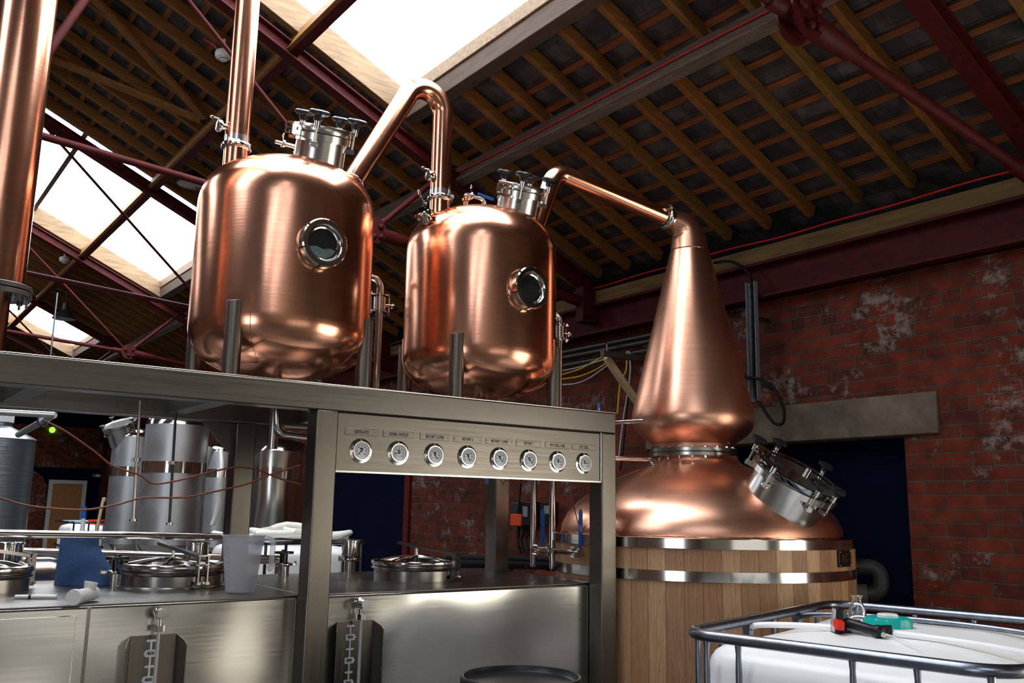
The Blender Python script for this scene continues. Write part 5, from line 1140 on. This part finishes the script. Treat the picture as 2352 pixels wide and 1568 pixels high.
obj('white_lid', MB().cyl(c+Z_*(zt_+.40*R_), c+Z_*(zt_+.62*R_), R_*.36, 30), WHITE, t)
# dip rods hanging in front of the vessels
for (xa, ya, xb2, yb2, rr7, lb) in ((322, 960, 306, 1194, .011, 'long thin steel rod hanging under the gantry, left one'), (405, 966, 389, 1202, .010, 'long thin dark rod hanging under the gantry, right one')):
    A_ = PY(xa, ya-40, 4.3); B2 = PY(xb2, yb2, 4.3)
    ro = thing('hanging_rod', lb, 'rod', tuple(B2))
    obj('rod', MB().cyl(B2, A_, rr7*.62, 10), POLR if xa < 350 else pbr('dark_rod', (.08, .08, .08), .4, .8), ro)
    obj('rod_foot', MB().cyl(B2-Z_*.005, B2+Z_*.005, rr7*1.5, 12), POLR, ro)
    m__ = A_+(B2-A_)*.5; obj('rod_joint', MB().cyl(m__-Z_*.008, m__+Z_*.008, rr7*1.4, 10).bar(m__-X_*.022, m__+X_*.01, .008, .008), POLR, ro)
# overhead pipe at far left
A_, B2, C3 = PY(-60, 943, 9.0), PY(124, 953, 9.0), PY(42, 998, 9.9)
GALV2 = pbr('galvanised_light', (.5, .5, .48), .35, 1)
op = thing('overhead_pipe', 'galvanised overhead pipe bending down to the grey silo at far left', 'pipe', tuple(C3))
obj('pipe_run', MB().cyl(A_, B2, .028, 14), GALV2, op); obj('pipe_drop', MB().cyl(B2, C3, .03, 14), GALV2, op)
m__ = B2+(C3-B2)*.28; obj('pipe_joint', MB().cyl(m__-(C3-B2)*.03, m__+(C3-B2)*.03, .05, 14), GALV, op)
obj('hanger_chain', MB().cyl(m__, m__+Z_*1.2, .008, 6), GALV, op)
p = PY(120, 987, 23.95)
obj('green_lamp', MB().ball(p, .07, 8), LIMEG, loc=tuple(p), label='tiny glowing green lamp high on the dark end wall', cat='lamp')
# hoses drooping over vessels
def hose(name, pts, r, mat, label, cat, grp=None): return obj(name, MB().tube(smooth(pts, 8), r, 10), mat, loc=tuple(V(pts[0])), label=label, cat=cat, group=grp)
hose('milky_hose', [PY(484, 1028, 9.4), PY(470, 1060, 9.4), PY(452, 1120, 9.4), PY(440, 1200, 9.4), V((PY(435, 1262, 9.4).x, 9.4, .05))], .045, pbr('milky_hose', (.35, .36, .34), .4), 'milky hose hanging down the side of the broad middle vessel', 'hose')
hose('milky_hose', [PY(484, 1028, 9.3), PY(470, 1075, 9.3), PY(455, 1120, 9.3), PY(460, 1190, 9.3), V((PY(458, 1262, 9.3).x, 9.3, .04))], .03, pbr('milky_hose', (.35, .36, .34), .4), 'thinner milky hose hanging right beside the first milky hose', 'hose')
hose('white_hose', [PY(508, 1035, 9.3), PY(510, 1070, 9.1), PY(506, 1105, 9.0), PY(503, 1150, 9.0), PY(497, 1180, 9.0), PY(488, 1206, 9.0)], .024, HOSE_W, 'short white hose end with steel coupling beside the rear post', 'hose')
# orange capillary wires looping under the gantry
hose('orange_capillary', [PY(100, 965, 3.9), PY(150, 990, 3.9), PY(215, 1035, 3.9), PY(260, 1070, 3.9), PY(320, 1090, 3.9), PY(350, 1110, 3.9), PY(400, 1105, 3.9), PY(480, 1085, 3.9), PY(540, 1073, 3.9), PY(590, 1078, 3.9), PY(640, 1098, 3.9), PY(690, 1112, 3.9)], .0038, ORANGE_W, 'thin orange-brown capillary line dipping in the upper curve under the gantry', 'capillary line')
hose('orange_capillary', [PY(-40, 1130, 3.85), PY(0, 1143, 3.85), PY(60, 1160, 3.85), PY(130, 1168, 3.85), PY(200, 1170, 3.85), PY(270, 1158, 3.85), PY(330, 1143, 3.85), PY(420, 1142, 3.85), PY(500, 1127, 3.85), PY(570, 1110, 3.85), PY(620, 1090, 3.85), PY(690, 1068, 3.85)], .0038, ORANGE_W, 'thin orange-brown capillary line running in the lower curve under the gantry', 'capillary line')
hose('orange_capillary', [PY(1150, 1102, 3.9), PY(1156, 1112, 3.9), PY(1162, 1104, 3.9), PY(1190, 1104, 3.9), PY(1205, 1110, 3.9), PY(1218, 1102, 3.9)], .003, ORANGE_W, 'small orange capillary loops peeping below the instrument panel', 'capillary line')
hose('orange_capillary', [PY(1310, 1105, 3.9), PY(1313, 1140, 3.9), PY(1328, 1200, 3.9), PY(1345, 1250, 3.9), PY(1349, 1270, 3.9)], .003, ORANGE_W, 'single orange capillary falling beside the right gantry post', 'capillary line')
# far IBCs
def ibc_far(l, r, ytop, ybot, Yd, label, dp=1.0):
    a = PY(l, ytop, Yd); b = PY(r, ytop, Yd); z1 = a.z
    q = [V((a.x, Yd, 0)), V((b.x, Yd, 0)), V((b.x, Yd+dp, 0)), V((a.x, Yd+dp, 0))]
    t = thing('ibc_container', label, 'IBC container', (a.x, Yd, 0))
    bo, mid = bottle(t, q[0], q[1], q[2], q[3], .12, z1-.04, .03, .05)
    rl = fillet([(q[0]+q[1])/2, q[1], q[2], q[3], q[0], (q[0]+q[1])/2], [.1]*4, 5)[:-1]
    for z in (z1, z1-.28, .2): obj('cage_rail', MB().tube([V((p.x, p.y, z)) for p in rl], .013, 8, closed=True), GALVD, t)
    for k in range(6):
        p = q[0]+(q[1]-q[0])*(.07+.172*k); obj('cage_bar', MB().cyl((p.x, Yd, .0), (p.x, Yd, z1), .01, 8), GALVD, t)
    return t, z1, q
t, z1, q = ibc_far(592, 848, 1247, 1320, 5.6, 'white IBC container with coiled white hose on top behind the main post', 1.1)
cx2, cy2 = (q[0].x+q[1].x)/2, 6.1
pts = []
for k in range(50):
    a = 2*pi*k/22; r_ = .38+.05*math.sin(k*.7)-.002*k; pts.append(V((cx2+math.cos(a)*r_*1.2, cy2+math.sin(a)*r_*.8, z1+.02+.022*(k/22)+.01*math.sin(k*1.3))))
hl = PY(655, 1205, 6.0)
pts += [V((cx2-.05, cy2-.3, z1+.06)), V((hl.x+.22, cy2-.1, hl.z-.03)), V((hl.x+.05, cy2, hl.z)), V((hl.x-.1, cy2, hl.z-.05)), V((hl.x-.08, cy2-.05, z1+.07)), V((cx2-.3, cy2-.25, z1+.05)), V((cx2+.2, cy2-.3, z1+.06))]
obj('coiled_hose', MB().tube(smooth(pts, 3), .021, 12), HOSE_W, loc=(cx2, cy2, z1), label='coiled thick white hose lying on the IBC behind the main post', cat='hose')
ti, _z, _q = ibc_far(163, 262, 1200, 1300, 11.8, 'small far white IBC container with red cap below the timber door', 1.0)
rc = V((PY(222, 1197, 12.1).x, 12.1, _z+.0)); obj('screw_cap', MB().cyl(rc-Z_*.05, rc+Z_*.03, .10, 20), REDP, ti, label='red screw cap')
bh = thing('brush_handle', 'blue and white brush handle upright in front of the timber door', 'brush', tuple(PY(190, 1215, 9.5)))
obj('white_shaft', MB().cyl(PY(189, 1215, 9.5)*1-Z_*PY(189, 1215, 9.5).z, PY(192, 1190, 9.5), .02, 10), WHITE, bh); obj('blue_grip', MB().cyl(PY(192, 1190, 9.5), PY(193.5, 1163, 9.5), .024, 10), BLUE_H, bh)
hose('leaning_broomstick', [PY(241, 1150, 11.5), PY(232, 1172, 11.5), V((PY(190, 1280, 11.5).x, 11.5, .0))], .018, PALEWOOD, 'thin wooden broomstick leaning beside the tall steel vessel', 'broomstick')
# horizontal polished bars and bright drum behind the left tank
b0 = PY(38, 1268, 5.3); b1_ = PY(142, 1268, 5.3)
rr0 = PY(30, 1265, 5.3); rr1 = PY(640, 1282, 5.3)
obj('rear_rail', MB().cyl((rr0.x, 5.3, 0), (rr0.x, 5.3, rr0.z), .02, 10).cyl((rr1.x, 5.3, 0), (rr1.x, 5.3, rr1.z), .02, 10).cyl(PY(30, 1265, 5.3), PY(640, 1282, 5.3), .018, 12).cyl(PY(30, 1272, 5.3), PY(640, 1289, 5.3), .018, 12), POL, loc=tuple(b0), label='pair of low horizontal steel rails behind the blue paper roll', cat='rail')
da = PY(-120, 1336, 4.98); dl = PY(137, 1340, 4.98).x-da.x
obj('horizontal_drum', MB().lathe([(0, 0), (.08, .01), (.10, .04), (.105, .08), (.105, dl-.06), (.10, dl-.03), (.08, dl), (0, dl)], V((da.x, 4.98, da.z)), X_, 40), STEEL_D, loc=tuple(da), label='shiny horizontal steel cylinder lying behind the left tank', cat='cylinder')

# ================================================================== THINGS ON THE SIDE WALL
# perforated galvanised channel with black cable
WC = 4.95
a = PX(1726, 648, WC-.02); b = PX(1736, 921, WC-.02)
ct = thing('cable_channel', 'upright perforated galvanised channel fixed to the brick wall right of the still head', 'cable channel', (WC-.02, b.y, b.z))
obj('wall_bracket', MB().box(WC-.008, WX, (a.y+b.y)/2-.02, (a.y+b.y)/2+.02, b.z+.1, b.z+.13), GALV, ct); obj('wall_bracket', MB().box(WC-.008, WX, (a.y+b.y)/2-.02, (a.y+b.y)/2+.02, E+1.3, E+1.33), GALV, ct)
ym = (a.y+b.y)/2; hw = .036
GCH = pbr('galvanised_channel', (.26, .28, .31), .5, .3)
obj('channel_web', MB().box(WC-.012, WC-.008, ym-hw, ym+hw, b.z, a.z), GCH, ct)
for s in (-1, 1): obj('channel_lip', MB().box(WC-.045, WC-.008, ym+s*hw-.002, ym+s*hw+.002, b.z, a.z), GCH, ct)
hl_ = MB()
for k in range(12):
    z = b.z+(a.z-b.z)*(k+.5)/12
    for s in (-1, 1): hl_.box(WC-.0135, WC-.0118, ym+s*.022-.004, ym+s*.022+.004, z-.006, z+.006)
obj('slots', hl_, GASK, ct, label='dark punched slots')
k_ = [PX(1640, 603, WC-.06), PX(1680, 601, WC-.05), PX(1715, 622, WC-.04), V((WC-.026, ym, a.z-.02)), V((WC-.026, ym, (a.z+b.z)/2)), V((WC-.026, ym, b.z+.06)), PX(1748, 930, WC-.04), PX(1775, 968, WC-.05), PX(1797, 972, WC-.05), PX(1800, 940, WC-.05), PX(1780, 895, WC-.05), PX(1750, 872, WC-.05), PX(1715, 866, WC-.06), PX(1690, 866, WC-.08)]
hose('black_cable', k_, .0105, BLKR, 'black cable running down the galvanised channel and looping out at its foot', 'cable')
# conduit pipes along the wall and their bracket, left of the still
for k, (ya, yb) in enumerate(((808, 757), (820, 770), (838, 792))):
    A_ = PX(1275, ya+5, WX-.12-.02*k); B2 = PX(1500, yb+2, WX-.12-.02*k); B2 = V((A_.x, B2.y, A_.z+.0))
    A_ = V((A_.x, 8.5, A_.z)); B2 = V((A_.x, 4.6, A_.z))
    obj('conduit_pipe', MB().cyl(A_, B2, .022, 14), pbr('dark_conduit', (.08, .08, .075), .3, .8), loc=tuple(B2), label=('upper', 'middle', 'lowest')[k]+' of three dark conduit pipes running along the wall left of the still head', cat='pipe')
A_ = PX(1390, 812, 4.45)
br = thing('wall_bracket', 'triangular wall bracket with pale underside strut behind the still head', 'bracket', (WX, A_.y, A_.z-.5))
obj('horizontal_arm', MB().box(A_.x-.03, WX, A_.y-.02, A_.y+.02, A_.z-.02, A_.z+.02), pbr('dark_bracket', (.05, .04, .03), .5), br)
e_ = PX(1468, 930, WX-.03); s_ = PX(1392, 812, 4.5); e_ = V((WX, s_.y, s_.z-.62))
obj('diagonal_strut', MB().bar(s_-Z_*.03, e_, .045, .04), PALEWOOD, br)
obj('pipe_clip', MB().tube([PX(1387, 783, 4.9), PX(1394, 790, 4.85), PX(1394, 806, 4.85)], .008, 8), POL, br)
# loose wires drooping to the wall bracket
for i_, (pp, m_, lb) in enumerate((([(1287, 852), (1330, 843), (1395, 823)], GREY_W, 'grey wire, highest of the drooping wires right of the return pipe'),
        ([(1287, 861), (1330, 848), (1360, 832), (1390, 816)], YEL_W, 'green-yellow wire crossing the grey one right of the return pipe'),
        ([(1287, 871), (1330, 864), (1370, 848), (1400, 828)], YEL_W, 'bright yellow drooping wire right of the return pipe'),
        ([(1287, 883), (1320, 881), (1350, 870), (1380, 850), (1400, 835)], GREY_W, 'grey wire sagging lowest right of the return pipe'))):
    hose('loose_wire', [PX(x, y, WX-.25) for x, y in pp], .006, m_, lb, 'wire')
for i_, (pp, m_, lb) in enumerate((([(1445, 806), (1448, 850), (1442, 900), (1432, 960), (1420, 1060)], GREY_W, 'grey cable hanging straight down left of the still'),
        ([(1440, 806), (1438, 850), (1425, 880), (1418, 950)], YEL_W, 'yellow wire hanging down above the gantry end'),
        ([(1444, 900), (1438, 960), (1430, 1040), (1424, 1080)], BLKR, 'dark cable hanging beside the grey one left of the still'))):
    hose('hanging_wire', [PX(x, y, WX-.22) for x, y in pp], .007, m_, lb, 'wire')
# electrical boxes on the wall, seen through the gantry
def wbox(l, r, t_, b_, dpt, mat, nm_, lb, cat):
    A_ = PX(r, t_, WX-dpt); B2 = PX(l, b_, WX-dpt); return obj(nm_, MB().box(WX-dpt, WX, A_.y, B2.y, B2.z, A_.z), mat, loc=(WX, A_.y, B2.z), bev=.008, label=lb, cat=cat)
e1 = wbox(1196, 1222, 1152, 1206, .10, BLK, 'switch_box', 'black electrical switch box on the wall between gantry post and first upright pipe', 'electrical box')
e2 = wbox(1238, 1262, 1152, 1206, .10, BLK, 'switch_box', 'black electrical switch box on the wall between the two upright pipes', 'electrical box')
wbox(1172, 1195, 1153, 1178, .08, pbr('dark_green_box', (.02, .035, .03), .4), 'junction_box', 'small dark junction box above the orange isolator', 'electrical box')
wbox(1171, 1196, 1180, 1207, .11, pbr('orange_box', (.62, .06, .012), .45), 'isolator_switch', 'bright orange isolator switch box low on the wall beside the rear post', 'electrical box')
p = PX(1203, 1173, WX-.105); obj('box_label', MB().box(WX-.102, WX-.099, p.y-.05, p.y+.02, p.z-.05, p.z+.04), pbr('label_grey', (.2, .2, .2), .5), e1)
p = PX(1252, 1170, WX-.105); obj('box_label', MB().box(WX-.102, WX-.099, p.y-.05, p.y+.02, p.z-.035, p.z+.035), pbr('label_grey', (.2, .2, .2), .5), e2)
for i_, (x, yb, lb) in enumerate(((1196, 1270, 'black cable hanging left below the switch boxes'), (1204, 1268, 'black cable hanging in the middle below the switch boxes'), (1214, 1262, 'black cable hanging right below the switch boxes'))):
    hose('power_cable', [PX(x-3+4*i_, 1206, WX-.06), PX(x-4+2*i_, 1225, WX-.06), PX(x-6, yb-25, WX-.06), PX(x, yb, WX-.06)], .010, BLKR, lb, 'cable')
hose('power_cable', [PX(1197, 1100, WX-.1), PX(1193, 1150, WX-.1), PX(1189, 1205, WX-.1), PX(1192, 1262, WX-.1)], .009, BLKR, 'long black cable running down in front of the orange isolator', 'cable')
for k, (z_, lb) in enumerate(((1280, 'upper black pipe low behind the right tank'), (1292, 'lower black pipe low behind the right tank'))):
    A_ = PY(1020, z_, 5.3); B2 = PY(1330, z_+8, 5.3); obj('low_black_pipe', MB().cyl((A_.x+.3+.25*k, 5.3, 0), (A_.x+.3+.25*k, 5.3, A_.z), .015, 8).cyl(A_, B2, .022+.01*k, 14), pbr('low_pipe', (.02, .024, .03), .35), loc=tuple(A_), label=lb, cat='pipe')
# ================================================================== CEILING FITTINGS
def detector(px, py, Yd, s, lb):
    p = PY(px, py, Yd); t = thing('smoke_detector', lb, 'smoke detector', tuple(p)); ax = V((.1, -.1, -1))
    obj('base_ring', MB().lathe([(0, -.03*s), (.05*s, -.03*s), (.055*s, -.02*s), (.055*s, 0)], p, ax, 28), WHITE, t)
    obj('sensor_dome', MB().lathe([(.055*s, 0), (.052*s, .012*s), (.03*s, .022*s), (.026*s, .034*s), (0, .036*s)], p, ax, 28), WHITE, t)
    obj('sensor_slots', MB().lathe([(.028*s, .023*s), (.031*s, .026*s), (.027*s, .031*s)], p, ax, 28), pbr('slot_grey', (.1, .1, .1), .6), t)
    obj('mounting_stem', MB().cyl(p+Z_*.02, p+Z_*.12*s, .012*s, 10), WHITE, t)
    return p
def roofY(px, py):
    d = ray(px, py); return (EYE+d*((1.9+TAN*WX)/(d.z+TAN*d.x)))
r_ = roofY(513, 128); p = detector(513, 128, r_.y, 1.1, 'white round smoke detector under the roof left of the tall copper riser')
hose('detector_cable', [p+Z_*.1, PY(506, 118, r_.y), PY(490, 102, r_.y+.05), PY(468, 90, r_.y+.1)], .009, RED_CABLE, 'short red cable feeding the smoke detector left of the riser', 'cable')
r_ = roofY(148, 597); detector(148, 597, r_.y, 1.2, 'small far smoke detector under the roof beyond the second rooflight')
def lamp(px, py, Yd, R_, lb):
    p = PY(px, py, Yd); t = thing('pendant_lamp', lb, 'lamp', tuple(p))
    obj('lamp_shade', MB().lathe([(R_, 0), (R_*1.02, .01), (R_*.6, .10), (R_*.3, .14), (R_*.28, .24), (0, .25)], p, Z_, 32), pbr('dark_lamp', (.02, .02, .02), .4), t)
    obj('lamp_glass', MB().lathe([(0, .002), (R_*.95, .002), (R_, .004)], p, Z_, 32), pbr('lamp_glass', (.4, .42, .4), .3), t)
    obj('suspension', MB().cyl(p+Z_*.25, p+Z_*(RZ(p.x)-p.z), .008, 8), pbr('dark_lamp', (.02, .02, .02), .4), t)
lamp(147, 733, 14.5, .16, 'dark round pendant lamp hanging below the smallest rooflight at far left')
lamp(447, 425, 9.0, .17, 'dark round pendant lamp half hidden behind the left retort shoulder')
